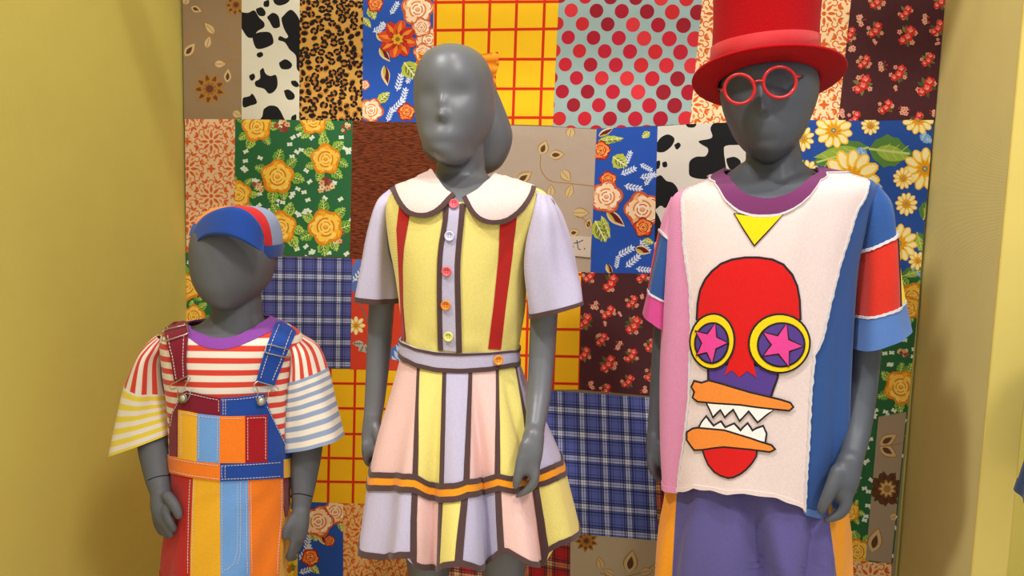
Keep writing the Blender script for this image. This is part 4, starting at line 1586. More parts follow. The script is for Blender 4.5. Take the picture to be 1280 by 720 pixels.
def button(bvh, x, y, r, rgb, parent, label, name='button', holes=4, off=.004):
    loc, nr = hit(bvh, x, y)
    rm = r * (loc - CAM).length / F
    nr = (nr + Vector((0, -.6, 0))).normalized()
    m = plain('button_%d_%d_%d' % rgb, rgb, .35, .5)
    V, Fc = lathe([(0, 0), (rm * .9, 0), (rm, rm * .12), (rm, rm * .3), (rm * .9, rm * .4), (rm * .74, rm * .38), (rm * .64, rm * .24), (0.0001, rm * .22)], loc + nr * off, nr, 28)
    b = part(name, V, Fc, m, parent, label)
    up = Vector((0, 0, 1))
    ax = nr.cross(up).normalized()
    bx = nr.cross(ax)
    it = []
    for a, c in ((1, 1), (1, -1), (-1, 1), (-1, -1)) if holes == 4 else ((1, 0), (-1, 0)):
        it.append(lathe([(rm * .1, 0), (rm * .1, rm * .03)], loc + nr * (off + rm * .235) + (ax * a + bx * c) * rm * .24, nr, 8))
    V, Fc = merge(it)
    hm = plain('button_thread_%d_%d_%d' % rgb, tuple(int(c * .45) for c in rgb), .8, .2)
    part('thread_hole', V, Fc, hm, b)
    return b


def raw_bvh(V, Fc):
    return BVHTree.FromPolygons([tuple(v) for v in V], [tuple(f) for f in Fc])

# ======================================================== the dress
C_yel = cloth('pale_yellow_cotton', (232, 214, 122), scale=1000, bump=.45)
C_lav = cloth('lavender_cotton', (190, 182, 206), scale=1000, bump=.45)
C_pink = cloth('blush_pink_cotton', (232, 190, 182), scale=1000, bump=.45)
C_blush = cloth('pale_pink_collar_cotton', (230, 200, 192), scale=1000, bump=.45)
C_brn = cloth('brown_bias_binding', (84, 60, 58), scale=1400, bump=.5)
C_red = cloth('brick_red_ribbon', (176, 30, 24), scale=1400, bump=.3)
C_org = cloth('orange_ribbon', (238, 150, 26), scale=1200, bump=.3)

dress = thing('dress', 'pastel patchwork dress with pale pink collar, red stripes and a flared panelled skirt', 'dress', (at(575, 440, GY).x, GY, .45))


def fold_bodice(u, v):
    u = np.asarray(u)
    v = np.asarray(v)
    w = np.clip((v - 4) / 5, 0, 1)
    f = .0022 * w * np.sin(u * 2 * np.pi * 9 + v * .8)
    f += -.0025 * np.exp(-((v - 8.3) / .5) ** 2) * np.sin(u * 40)
    f += .003 * np.exp(-((u - .395) / .02) ** 2) * np.exp(-((v - 5.2 + (u - .39) * 30) / 1.6) ** 2)
    f += -.003 * np.exp(-((u - .36 + .03 * (v - 5)) / .012) ** 2) * np.exp(-((v - 5) / 1.0) ** 2)
    f += 0.001 * np.exp(-((u - .12 - .02 * (v - 4)) / .014) ** 2) * np.exp(-((v - 4.5) / .8) ** 2)
    return f


bod = Tube([list(r) for r in [
    (545, 205, 607, 205, GY + .02, .047, .05, -.01), (541, 214, 617, 219, GY + .02, .052, .055, -.012), (520, 226, 650, 229, GY + .015, .068, .07, -.014), (493, 238, 681, 240, GY + .01, .087, .08, -.02),
    (484, 260, 686, 262, GY, .104, .085, -.02), (487, 300, 670, 300, GY, .112, .085, -.02), (495, 340, 659, 340, GY, .112, .082, -.02), (501, 380, 656, 383, GY, .106, .08, -.02),
    (504, 410, 651, 414, GY, .10, .08, -.02), (504, 430, 648, 438, GY, .096, .08, -.02), (502, 456, 648, 462, GY, .094, .085, -.02)]], n=2.3, fold=fold_bodice)
neck_v = bod.hline([(541, 216), (548, 228), (557, 240), (566, 247), (580, 250), (594, 242), (606, 232), (618, 221)])
V, Fc, uv = bod.band(0, 1, lambda u: neck_v(u) + .16, 10.0, 120, 60, 0, .002)
bodice = part('bodice', V, Fc, C_yel, dress, 'pale yellow bodice')
DB = bvh_of(bodice)


DC = raw_bvh(*bod.full(140, 110)[:2])
def sleeve_fold(a, ph):
    return lambda u, v: a * np.clip(np.asarray(v) / 2.5, .1, 1) * np.sin(np.asarray(u) * 2 * np.pi * 3 + ph + np.asarray(v) * .9) + .0015 * np.sin(np.asarray(u) * 2 * np.pi * 7 + ph)


sl_l = Tube([(488, 237, 500, 243, GY + .03, .02, .03), (475, 252, 497, 262, GY + .028, .05, .05), (463, 288, 495, 300, GY + .025, .056, .055), (453, 332, 497, 340, GY + .022, .056, .055), (444.5, 373, 498.5, 378, GY + .022, .056, .055)], n=2.2, fold=sleeve_fold(.003, .5))
V, Fc, uv = sl_l.shell(.002, nu=64, nv=40)
s1 = part('sleeve', V, Fc, C_lav, dress, 'lavender sleeve on the hidden-hand side')
hl = sl_l.hline([(444.5, 373), (470, 379), (498, 377.5)], 0)
V, Fc, uv = sl_l.band(0, 1, lambda u: 3.84, 4.0, 72, 4, .0012, .0035)
part('binding', V, Fc, C_brn, s1, 'brown binding along the hem')
sl_r = Tube([(672, 239, 688, 245, GY - .012, .025, .03), (666, 262, 701, 268, GY - .016, .055, .05), (656, 298, 711, 300, GY - .02, .06, .055), (654, 332, 719, 337, GY - .022, .06, .055), (660, 372, 726, 362, GY - .022, .06, .055), (664, 396, 729.5, 379, GY - .022, .06, .055)], n=2.2, fold=sleeve_fold(.0042, 2.0))
V, Fc, uv = sl_r.shell(.002, nu=64, nv=44)
s2 = part('sleeve', V, Fc, C_lav, dress, 'lavender sleeve above the bent arm')
V, Fc, uv = sl_r.band(0, 1, lambda u: 4.72, 5.0, 72, 4, .0012, .0035)
part('binding', V, Fc, C_brn, s2, 'brown binding along the hem')

# red stripes and button band
lay('red_stripe', DB, [(500, 256), (511, 262), (512, 270), (505, 310), (503.5, 333), (504, 380), (507.5, 426), (503, 424), (501.5, 380), (499, 333), (496.5, 287)], C_red, dress, .0022)
lay('red_stripe', DB, [(625, 274), (646, 262), (645, 275), (640, 320), (632, 380), (625.5, 437), (610, 436), (617, 380), (623, 320)], C_red, dress, .0022)
plk = lay('button_band', DB, [(560, 253), (575, 256), (575, 300), (570, 337), (570, 390), (571, 439), (551, 437), (551, 390), (551, 337), (555, 300), (559, 270)], C_lav, dress, .0026)
strip('binding', DB, [(558.5, 250), (557, 275), (551.5, 310), (549.8, 340), (550, 390), (551.5, 438)], 6.2, C_brn, plk, .0036)
strip('binding', DB, [(578.5, 252), (577, 275), (573.5, 310), (572, 340), (573, 390), (574, 440)], 7.0, C_brn, plk, .0036)
for x, y, rgb, lab in ((568, 256, (226, 88, 104), 'pinkish red button under the collar'), (562.5, 295, (208, 206, 232), 'lavender button'), (559, 339, (234, 96, 100), 'coral red button'), (558, 381, (232, 134, 36), 'orange button on the button band'), (561.5, 420, (226, 222, 120), 'pale yellow button')):
    button(DB, x, y, 6.3, rgb, dress, lab)

# collar: two rounded halves
cl_l = [(541, 213), (545, 222), (552, 233), (559, 241), (566.5, 246.5), (560, 253), (553, 260), (545, 266), (536, 270), (526, 271), (516, 268.5), (508, 263), (501, 255), (496, 246), (491.5, 234), (502, 229), (520, 222), (532, 217)]
cl_r = [(581, 249), (587, 246), (597, 240), (606, 232), (613, 226), (619, 219), (627, 220.5), (640, 226), (654, 232), (667, 237), (664, 246), (659, 254), (651, 263), (642, 271), (631, 277), (618, 279.5), (607, 278.5), (598, 274), (590, 266), (585, 257)]


def smooth_poly(p, n=3):
    q = crom(p + p[:1], np.linspace(0, len(p), len(p) * n + 1))[:-1]
    return [tuple(a) for a in q]


for cp, k in ((cl_l, 'left'), (cl_r, 'right')):
    c = lay('collar', DC, smooth_poly(cp), C_blush, dress, .0075, .003, 5)
edge_l = [(568, 246), (560, 253.5), (553, 260.5), (545, 266), (536, 269.5), (526, 270), (516, 267.5), (508.5, 262), (502, 254), (497, 245), (493, 234.5)]
edge_r = [(580.5, 249), (585, 257), (590.5, 265.5), (598.5, 273), (607.5, 277), (618, 278), (630.5, 275.5), (641, 269.5), (650, 262), (657.5, 253.5), (662.5, 245.5), (665.5, 237.5)]
for e in (edge_l, edge_r):
    strip('binding', DC, e, 5.6, C_brn, dress, .009, .0042, 'brown binding of the collar', step=4)

# belt
belt_lo, belt_hi = bod.hline([(502, 445), (520, 457), (545, 464), (575, 466), (610, 464), (648, 457)]), None
bt = Tube([(501, 418, 649, 428, GY, .1, .084, -.02), (501, 430, 649, 438, GY, .1, .084, -.02), (500, 448, 649, 456, GY, .1, .086, -.02), (499, 470, 651, 474, GY, .104, .09, -.02)], n=2.3)
b_top = bt.hline([(502, 427), (520, 435), (545, 440), (575, 441.5), (610, 440.5), (647, 437)])
b_bot = bt.hline([(501, 448), (520, 459), (545, 465), (575, 466.5), (610, 464), (648, 457)])
V, Fc, uv = bt.band(0, 1, b_top, b_bot, 96, 6, .002, .003)
belt = part('belt', V, Fc, C_lav, dress, 'lavender belt with brown edges')
dv = .28
V, Fc, uv = bt.band(0, 1, lambda u: b_top(u) - .0, lambda u: b_top(u) + dv, 96, 3, .0034, .002)
part('binding', V, Fc, C_brn, belt)
V, Fc, uv = bt.band(0, 1, lambda u: b_bot(u) - dv, lambda u: b_bot(u), 96, 3, .0034, .002)
part('binding', V, Fc, C_brn, belt)
button(bvh_of(belt), 622, 449.5, 6.3, (236, 146, 40), dress, 'orange button on the belt')

# skirt: flared ring of panels with flutes
hem_px = [(449, 694), (463, 698), (480, 700), (498, 697), (513, 697), (517, 708), (530, 713), (545, 716), (553, 710), (570, 708), (577, 707), (592, 711), (607, 711), (613, 702), (624, 693), (634, 691), (648, 699), (664, 708), (681, 707), (687, 688), (700, 682), (713, 677), (725, 669)]
SK = [(501, 446, 649, 452, GY, .1, .088, -.02), (489, 490, 664, 490, GY, .115, .11, -.022), (474, 540, 686, 536, GY, .13, .13, -.024), (463.5, 588, 703, 577, GY, .14, .15, -.024), (456, 640, 715, 622, GY, .15, .165, -.026), (448.5, 693, 725.5, 666, GY, .155, .175, -.026), (441, 745, 736, 710, GY, .16, .18, -.026)]
FL = ((.07, .05, .012), (.165, .05, -.014), (.27, .05, .024), (.385, .032, -.034), (.495, .055, .03), (.61, .03, -.055), (.735, .06, .026), (.85, .03, -.036), (.94, .05, .012))


def fold_skirt(u, v):
    u = np.asarray(u) % 1.0
    v = np.asarray(v)
    t = (1 - np.cos(2 * np.pi * u)) / 2
    a = np.clip(v / 5, 0, 1) ** 1.15
    f = np.zeros_like(t)
    for c, s, k in FL:
        f = f + k * np.exp(-((t - c) / s) ** 2)
    back = .022 * np.sin(2 * np.pi * u * 14)
    ends = np.clip(np.minimum(t, 1 - t) / .06, 0, 1)
    return np.where(u <= .5, f * ends * a, back * a * ends)


sk = Tube(SK, n=2.2, fold=fold_skirt)
S_top = 0.0
hem = sk.hline(hem_px)
band_c = sk.hline([(462, 601), (490, 602), (519, 604), (535, 613), (552, 616), (570, 615), (583, 610), (605, 608), (622, 602), (640, 606), (660, 601), (682, 595), (704, 585)])
mk = lambda *p: sk.vline(p)
bord = [None, mk((523, 460), (521, 520), (519, 595), (517, 650), (516.5, 708)), mk((555.5, 466), (554, 530), (552, 604), (549.5, 660), (547.5, 710)), mk((588, 467), (585.5, 530), (583, 600), (577, 660), (573, 706)),
        mk((621.5, 462), (622, 530), (622, 590), (624, 640), (627, 693)), mk((645, 460), (656, 520), (665, 580), (674, 640), (683, 702)), None]
bord[0] = lambda v: -.02
bord[6] = lambda v: .6
up = (C_pink, C_yel, C_lav, C_pink, C_yel, C_lav)
lo = (C_lav, C_pink, C_yel, C_lav, C_pink, C_yel)
hb = .22
pan = []
for i in range(6):
    V, Fc, uv = sk.piece(bord[i], bord[i + 1], 0.0, lambda u: band_c(u), 26, 26, 0, .002)
    p = part('skirt_panel', V, Fc, up[i], dress, 'upper skirt panel, ' + up[i].name.replace('_cotton', '').replace('_', ' '))
    V, Fc, uv = sk.piece(bord[i], bord[i + 1], lambda u: band_c(u), hem, 30, 24, 0, .002)
    q = part('skirt_panel', V, Fc, lo[i], dress, 'lower skirt panel, ' + lo[i].name.replace('_cotton', '').replace('_', ' '))
    pan += [p, q]
# the back of the skirt, same panels round the far side
bk = np.linspace(.6, .98, 6)
for i in range(5):
    for a, b, cc in ((0.0, band_c, up), (band_c, hem, lo)):
        V, Fc, uv = sk.piece(bk[i], bk[i + 1], a, b, 16, 16, 0, .002)
        part('skirt_panel', V, Fc, cc[(i + 1) % 6], dress)
for b in (bord[1], bord[2], bord[3], bord[4], bord[5]):
    w = lambda v: 0.0046 * (1.0 - .06 * v)
    V, Fc, uv = sk.piece(lambda v: b(v) - w(v), lambda v: b(v) + w(v), 0.0, hem, 5, 60, .0012, .0024)
    part('binding', V, Fc, C_brn, dress, 'brown binding down the skirt')
for a, b, m, lab in ((-hb, -.085, C_brn, 'brown edge of the skirt band'), (-.10, .10, C_org, 'orange stripe of the skirt band'), (.085, hb, C_brn, 'brown edge of the skirt band')):
    V, Fc, uv = sk.band(0, 1, lambda u: band_c(u) + a, lambda u: band_c(u) + b, 220, 3, .0024 if m is C_org else .003, .002)
    part('skirt_band', V, Fc, m, dress, lab)
V, Fc, uv = sk.band(0, 1, lambda u: hem(u) - .13, lambda u: hem(u) + .01, 260, 3, .0015, .004)
part('hem_binding', V, Fc, C_brn, dress, 'brown binding along the skirt hem')

# bow on the moulded ponytail
C_bow = cloth('orange_bow_cloth', (240, 136, 24), scale=1100, bump=.3)
bow = thing('hair_bow', 'orange fabric bow showing on both sides of the long grey head', 'bow', tuple(at(572, 80, GY + .1)))
P0 = at(574, 88, GY + .115)
for sgn, tip, lab in ((1, (622, 86), 'larger loop of the bow'), (-1, (523, 76), 'smaller loop of the bow')):
    T = at(*tip, GY + .105)
    ax = (T - P0)
    V, Fc = [], []
    nL, nW = 14, 12
    for side in (1, -1):
        for i in range(nL):
            s = i / (nL - 1)
            hgt = (.020 + .014 * s) if sgn > 0 else (.008 + .008 * s)
            for j in range(nW):
                w = j / (nW - 1) * 2 - 1
                c = P0 + ax * s
                puff = .014 * math.sin(math.pi * min(1, s * 1.02)) * side + .0035 * math.sin(w * 9 + 2 * side) * s
                V.append(c + Vector((0.003 * math.sin(w * 3) * s * s, -.004 * s - puff, hgt * w - (.002 * s if sgn > 0 else -.002 * s))))
    n = nL * nW
    for q in (0, n):
        for i in range(nL - 1):
            for j in range(nW - 1):
                a = q + i * nW + j
                Fc.append((a, a + 1, a + nW + 1, a + nW) if q == 0 else (a, a + nW, a + nW + 1, a + 1))
    for i in range(nL - 1):
        for j in (0, nW - 1):
            a = i * nW + j
            Fc.append((a, a + nW, a + nW + n, a + n))
    for j in range(nW - 1):
        for i in (0, nL - 1):
            a = i * nW + j
            Fc.append((a, a + 1, a + 1 + n, a + n))
    part('loop', V, Fc, C_bow, bow, lab)
V, Fc = lathe([(.006, -.012), (.013, -.008), (.015, 0), (.013, .008), (.006, -.014)], P0, (1, 0, 0), 16)
part('knot', V, Fc, C_bow, bow)

# ======================================================== the striped tee of the small figure
def stripes(name, a, b, duty=.5):
    if name in MATS:
        return MATS[name]
    m, N, L, bs = new_mat(name, .9, .2)
    weave_bump(N, L, bs, 1100, .35, .0)
    uv = N.new('ShaderNodeUVMap')
    uv.uv_map = 'UVMap'
    sp = N.new('ShaderNodeSeparateXYZ')
    L.new(uv.outputs[0], sp.inputs[0])
    fr = N.new('ShaderNodeMath')
    fr.operation = 'FRACT'
    L.new(sp.outputs[1], fr.inputs[0])
    r = N.new('ShaderNodeValToRGB')
    e = r.color_ramp.elements
    e[0].position, e[0].color = 0.0, (*lin(b), 1)
    e[1].position, e[1].color = 1.0, (*lin(b), 1)
    for p, c in ((.5 - duty / 2 - .03, b), (.5 - duty / 2 + .03, a), (.5 + duty / 2 - .03, a), (.5 + duty / 2 + .03, b)):
        q = e.new(p)
        q.color = (*lin(c), 1)
    L.new(fr.outputs[0], r.inputs[0])
    L.new(r.outputs[0], bs.inputs['Base Color'])
    bs.inputs['Sheen Weight'].default_value = .15
    MATS[name] = m
    return m


CR = (226, 214, 196)
S_red = stripes('red_cream_knit', (206, 62, 44), CR, .47)
S_yel = stripes('yellow_cream_knit', (224, 200, 66), CR, .5)
S_blu = stripes('blue_cream_knit', (140, 154, 180), CR, .48)
C_pur = cloth('purple_rib', (136, 66, 156), scale=1500, bump=.4)

tee = thing('striped_tee', 'red and cream striped tee with purple neckband and odd yellow and blue striped sleeves', 'shirt', (at(290, 500, BY).x, BY, .6))


def fold_tee(u, v):
    u, v = np.asarray(u), np.asarray(v)
    f = .0016 * np.sin(u * 2 * np.pi * 6 + v * 1.2) * np.clip(v / 4, 0, 1)
    f += .003 * np.exp(-((u - .36 - .02 * (v - 4)) / .02) ** 2) * np.exp(-((v - 5) / 1.2) ** 2)
    f += -.003 * np.exp(-((u - .14 + .015 * (v - 4)) / .02) ** 2) * np.exp(-((v - 4.6) / 1.2) ** 2)
    return f


B_body = [(258, 392, 330, 388, BY + .015, .045, .05, -.03), (243, 403, 340, 397, BY + .015, .055, .06, -.036), (215, 408, 371, 411, BY + .01, .078, .07, -.052), (200, 423, 378, 427, BY, .095, .08, -.058), (202, 460, 371, 462, BY, .107, .085, -.06),
          (208, 500, 365, 502, BY, .111, .09, -.06), (211, 540, 363, 545, BY, .115, .095, -.06), (212, 580, 363, 588, BY, .115, .098, -.06), (212, 625, 363, 630, BY, .115, .1, -.06)]
tt = Tube(B_body, n=2.4, fold=fold_tee)
nk = tt.hline([(238, 408), (250, 417), (263, 422.5), (280, 424), (297, 420), (315, 411), (334, 398.5)])
V, Fc, uv = tt.band(0, 1, nk, 7.2, 110, 64, 0, .002)
uv2 = np.stack([uv[:, 0], (V[:, 2] - .011 * np.cos((V[:, 0] - at(285, 440, BY).x) * 9)) / .0222 + .12], 1)
tbody_o = part('tee_body', V, Fc, S_red, tee, uv=uv2)
TB = bvh_of(tbody_o)
nk2 = tt.hline([(231, 416), (238, 424), (248, 431), (262, 436), (280, 437), (298, 433), (317, 425), (333, 417), (345, 409)])
V, Fc, uv = tt.band(0, 1, lambda u: nk(u) - .03, nk2, 100, 6, .0012, .0032)
part('neckband', V, Fc, C_pur, tee, 'purple rib neckband')
bl = Tube([(197, 419, 207, 424, (BY - .07) + .035, .012, .012), (190, 427, 209, 436, (BY - .07) + .03, .04, .035), (184, 440, 208, 452, (BY - .07) + .028, .056, .045), (169, 473, 211, 491, (BY - .07) + .026, .06, .052), (159, 520, 212, 514, (BY - .07) + .024, .062, .056), (149.5, 563, 214, 541, (BY - .07) + .02, .064, .058)], n=2.2, fold=sleeve_fold(.0045, 1.0))
V, Fc, uv = bl.band(0, 1, 0, 3.0, 64, 20, 0, .002)
part('upper_sleeve', V, Fc, S_red, tee, 'red striped upper sleeve by the mustard wall', uv=np.stack([uv[:, 1], uv[:, 0] * 13 + .2], 1))
V, Fc, uv = bl.band(0, 1, 2.98, 5.0, 64, 24, .0006, .0022)
part('lower_sleeve', V, Fc, S_yel, tee, 'yellow striped lower sleeve', uv=np.stack([uv[:, 0], uv[:, 1] * 2.7], 1))
br = Tube([(356, 414, 375, 422, (BY + .05) - .008, .03, .03), (369, 440, 393, 436, (BY + .05) - .012, .052, .05), (368.5, 474, 404.5, 463, (BY + .05) - .016, .058, .052), (365, 512, 415, 500, (BY + .05) - .018, .06, .054), (361, 558.5, 428, 546, (BY + .05) - .02, .062, .056)], n=2.2, fold=sleeve_fold(.003, 2.6))
V, Fc, uv = br.band(0, 1, 0, 2.0, 64, 20, 0, .002)
part('upper_sleeve', V, Fc, S_red, tee, 'red striped upper sleeve over the blue striped one', uv=np.stack([uv[:, 1], uv[:, 0] * 13 + uv[:, 1] * .3], 1))
V, Fc, uv = br.band(0, 1, 1.98, 4.0, 64, 24, .0006, .0022)
part('lower_sleeve', V, Fc, S_blu, tee, 'blue-grey striped lower sleeve', uv=np.stack([uv[:, 0], uv[:, 1] * 3.6 + .2], 1))

# ======================================================== the dungarees
D_mar = cloth('maroon_drill', (122, 18, 38), scale=1200, bump=.45)
D_blu = cloth('blue_drill', (28, 68, 150), scale=1200, bump=.45)
D_lbl = cloth('light_blue_drill', (108, 156, 214), scale=1200, bump=.45)
D_yel = cloth('golden_yellow_drill', (232, 170, 32), scale=1200, bump=.45)
D_org = cloth('orange_drill', (238, 122, 26), scale=1200, bump=.45)
D_dred = cloth('dark_red_drill', (160, 16, 26), scale=1200, bump=.45)
D_red = cloth('red_drill', (184, 32, 22), scale=1200, bump=.45)
M_st = plain('white_thread', (208, 190, 180), .8, .2)
M_chr = plain('nickel_wire', (196, 192, 184), .28, .5, 1.0)
dung = thing('dungarees', 'patchwork dungarees with rainbow bib pocket and one maroon and one blue strap', 'dungarees', (at(290, 600, BY).x, BY, 0.05))


def fold_dg(u, v):
    u, v = np.asarray(u), np.asarray(v)
    a = np.clip((v - 2.0) / 3, 0, 1)
    return .003 * a * np.sin(u * 2 * np.pi * 8 + 1.0) + .0015 * a * np.sin(u * 60 + v * 3)


OV = [(207, 470, 369, 470, BY, .114, .095, -.06), (209, 510, 365, 512, BY, .118, .1, -.06), (211.5, 545, 363.5, 550, BY, .121, .102, -.06), (212.5, 585, 363.5, 588, BY, .121, .104, -.06), (212, 605, 362.5, 606, BY, .122, .106, -.06), (209, 645, 362, 648, BY, .126, .11, -.06), (204.5, 690, 360, 690, BY, .13, .115, -.06), (205, 740, 357, 740, BY, .13, .12, -.06)]
ov = Tube(OV, n=2.35, fold=fold_dg)
OB = raw_bvh(*ov.full(96, 80)[:2])
w_top = ov.hline([(212, 569), (240, 574), (275, 578.5), (310, 577), (352, 574.5), (363, 571)])
w_bot = ov.hline([(213, 590), (240, 596), (275, 600.5), (310, 599.5), (352, 597), (363, 594)])
V, Fc, uv = ov.band(0, 1, lambda u: w_bot(u) - .1, 7.0, 110, 30, -.001, .002)
tr = part('trousers_body', V, Fc, D_yel, dung, 'golden yellow cloth under the coloured panels')
# legs below the frame
for i, x in enumerate((244, 316)):
    yl_ = BY + (.025 if i else -.025)
    Lg = Tube([(x - 33, 700, x + 32, 700, yl_, .075, .08), (x - 34, 760, x + 33, 760, yl_, .078, .08), (x - 33, 870, x + 31, 870, yl_, .072, .075), (x - 30, 945, x + 28, 945, yl_ + .01, .066, .066)], n=2.3)
    V, Fc, uv = Lg.shell(.003, nu=40, nv=16)
    part('trouser_leg', V, Fc, D_red if i == 0 else D_org, dung)
sr = ov.vline([(242, 597), (240, 640), (238.5, 690), (238, 725)])
s1_ = ov.vline([(275, 600), (275.5, 650), (276, 725)])
s2_ = ov.vline([(310, 600), (311, 650), (312, 725)])
s3_ = ov.vline([(353, 597), (353.5, 630), (350.5, 680), (348, 725)])
s4_ = ov.vline([(363, 596), (361, 630), (356, 650), (351.5, 662)])
for nm, a, b, m, lab in (('leg_panel', -.1, sr, D_red, 'red leg panel'), ('leg_panel', sr, s1_, D_yel, 'golden yellow leg panel'), ('leg_panel', s1_, s2_, D_lbl, 'light blue leg panel with the fly'), ('leg_panel', s2_, s3_, D_org, 'orange leg panel')):
    V, Fc, uv = ov.piece(a, b, lambda u: w_bot(u) - .05, 6.95, 18, 34, .0018, .003)
    part(nm, V, Fc, m, dung, lab)
lay('side_panel', OB, [(353, 596), (363, 594), (362, 630), (359, 643), (356.5, 646), (354, 630)], D_mar, dung, .0012, .002, 4, 'maroon panel at the side opening')
# waistband
x1_ = ov.vline([(275.5, 560), (275.5, 615)])
x2_ = ov.vline([(352.5, 560), (352.5, 615)])
for a, b, m, lab in ((-.12, x1_, D_org, 'orange half of the waistband'), (x1_, x2_, D_blu, 'blue half of the waistband'), (x2_, .62, D_yel, 'yellow waistband tab with the side button')):
    V, Fc, uv = ov.piece(a, b, w_top, w_bot, 22, 6, .0042, .004)
    part('waistband', V, Fc, m, dung, lab)
# bib
bib_l = [(228, 491), (233, 488.5), (245, 491), (262, 495), (276, 497.5), (276, 580), (213, 572), (212.6, 545), (213, 522), (218, 511)]
bib_r = [(276, 497.5), (295, 496.5), (312, 494.5), (330, 491.5), (336, 511), (343, 527), (352, 546), (361, 565), (362, 575), (276, 580)]
lay('bib', OB, bib_l, D_mar, dung, .002, .003, 6, 'maroon half of the bib')
lay('bib', OB, bib_r, D_blu, dung, .0022, .003, 6, 'blue half of the bib')
for pl, m, lab in (([(225, 512), (236, 514), (248, 516.5), (247.5, 576), (225, 572)], D_yel, 'golden yellow strip of the bib pocket'), ([(247.5, 516.5), (262, 518.5), (275, 519.5), (274.5, 578), (247.5, 576)], D_lbl, 'light blue strip of the bib pocket'),
                   ([(275, 519.5), (290, 520), (306, 519.5), (306, 578), (274.5, 578)], D_org, 'orange strip of the bib pocket'), ([(306, 519.5), (320, 519), (333, 518), (333, 577), (306, 578)], D_dred, 'dark red strip of the bib pocket')):
    lay('pocket_strip', OB, pl, m, dung, .0045, .003, 5, lab)
# straps
BB = raw_bvh(*merge([tt.full(96, 80)[:2]]))
strap_l = [(207, 411), (214, 406), (223, 403), (235, 405.5), (235.5, 423), (233.5, 450), (235, 475), (220, 478.5), (215, 445), (209, 422)]
strap_r = [(344, 405), (352, 405), (361, 410), (369, 417), (360, 434), (353, 450), (346.5, 468), (341, 483), (330, 480), (319.5, 477.5), (326, 453), (334, 430)]
sl = lay('strap', BB, strap_l, D_mar, dung, .0055, .004, 5, 'maroon shoulder strap')
sr_ = lay('strap', BB, strap_r, D_blu, dung, .0055, .004, 5, 'blue shoulder strap')


def wire(bvh, pts, r, parent, name, off=.009, closed=True, label=None, n=30):
    q = smooth_line(pts + ([pts[0]] if closed else []), n)
    if closed:
        q = q[:-1]
    P = []
    c = tuple(np.mean(np.array(pts), axis=0))
    for x, y in q:
        loc, nr = hit(bvh, x, y, c)
        P.append(loc + nr * off)
    V, Fc = tube_path(P, r, 8, closed)
    return part(name, V, Fc, M_chr, parent, label)


def rrect(a, b, c, d, k=.12):
    o = []
    pts = [a, b, c, d]
    for i in range(4):
        p, q = np.array(pts[i]), np.array(pts[(i + 1) % 4])
        for t in (k, .35, .65, 1 - k):
            o.append(tuple(p + (q - p) * t))
    return o


wire(BB, rrect((207.5, 417.5), (235, 411.5), (237, 421.5), (208, 429.5)), .0013, sl, 'slider_buckle', .0095, label='nickel slider buckle', n=60)
wire(BB, rrect((331.5, 431.5), (359.5, 437.5), (357, 446.5), (329, 440.5)), .0013, sr_, 'slider_buckle', .0095, label='nickel slider buckle', n=60)
wire(BB, [(219, 478), (228, 474), (238, 469.5), (241, 473), (236.5, 478.5), (236, 483), (241, 489), (239, 497), (233, 502), (227, 497), (226, 489), (225, 484), (218, 485), (216.5, 481)], .0011, sl, 'wire_hook', .009, n=70)
wire(BB, [(320, 475.5), (330, 478.5), (343, 482.5), (345, 486), (339, 488), (334, 488), (332, 496), (328, 503), (322, 504), (318.5, 497), (321, 490), (319, 484), (316, 480)], .0011, sr_, 'wire_hook', .009, n=70)
M_btn = plain('pewter_button', (150, 146, 138), .35, .5, 1.0)
M_btl = plain('pale_button_face', (206, 202, 192), .4, .5, .6)
for x, y, sp_ in ((233, 496.5, 'bib'), (324.5, 500, 'bib'), (361.2, 583, 'waist'), (361, 620, 'side')):
    loc, nr = hit(OB, x, y, (290, y))
    rm = (5.6 if sp_ == 'bib' else 4.6) * (loc - CAM).length / F
    V, Fc = lathe([(rm * .5, 0), (rm * .5, .004), (rm, .0045), (rm * 1.02, .006), (rm * .85, .0068), (rm * .7, .0062)], loc + nr * .004, nr, 24)
    b = part('metal_button', V, Fc, M_btn, dung, 'metal button')
    V, Fc = lathe([(rm * .66, .006), (rm * .6, .0075), (.0002, .008)], loc + nr * .004, nr, 20)
    part('button_face', V, Fc, M_btl, b)
# stitching
stl = []
for ln in ([(229, 493), (234, 491), (262, 497.5), (275, 500)], [(277, 499.5), (295, 499), (312, 497), (329, 494)], [(226, 498), (217, 516), (214, 535)], [(333, 508), (340, 523), (349, 542), (359, 563)], [(273.5, 500), (273.5, 517)], [(279, 500), (279, 518)], [(282, 500), (282, 518)]):
    stl.append(dashes_on(OB, ln, off=.0032, w=.65))
for ln in ([(227, 515), (247, 519), (262, 521), (275, 522)], [(277, 522.5), (305, 522.5)], [(308, 522), (331, 521)], [(228, 516), (228, 571)], [(250, 520), (250, 575)], [(272.5, 522), (272, 577)], [(309, 522), (309, 576)], [(330.5, 521), (330.5, 576)]):
    stl.append(dashes_on(OB, ln, off=.0054, w=.65))
for ln in ([(214, 572), (240, 577), (274, 581.5)], [(277, 581.5), (310, 580), (351, 577.5)], [(215, 588), (240, 593.5), (274, 598)], [(277, 598), (310, 597), (351, 594.5)], [(277.5, 582), (277.5, 598)], [(281.5, 582), (281.5, 598)]):
    stl.append(dashes_on(OB, ln, off=.005, w=.65))
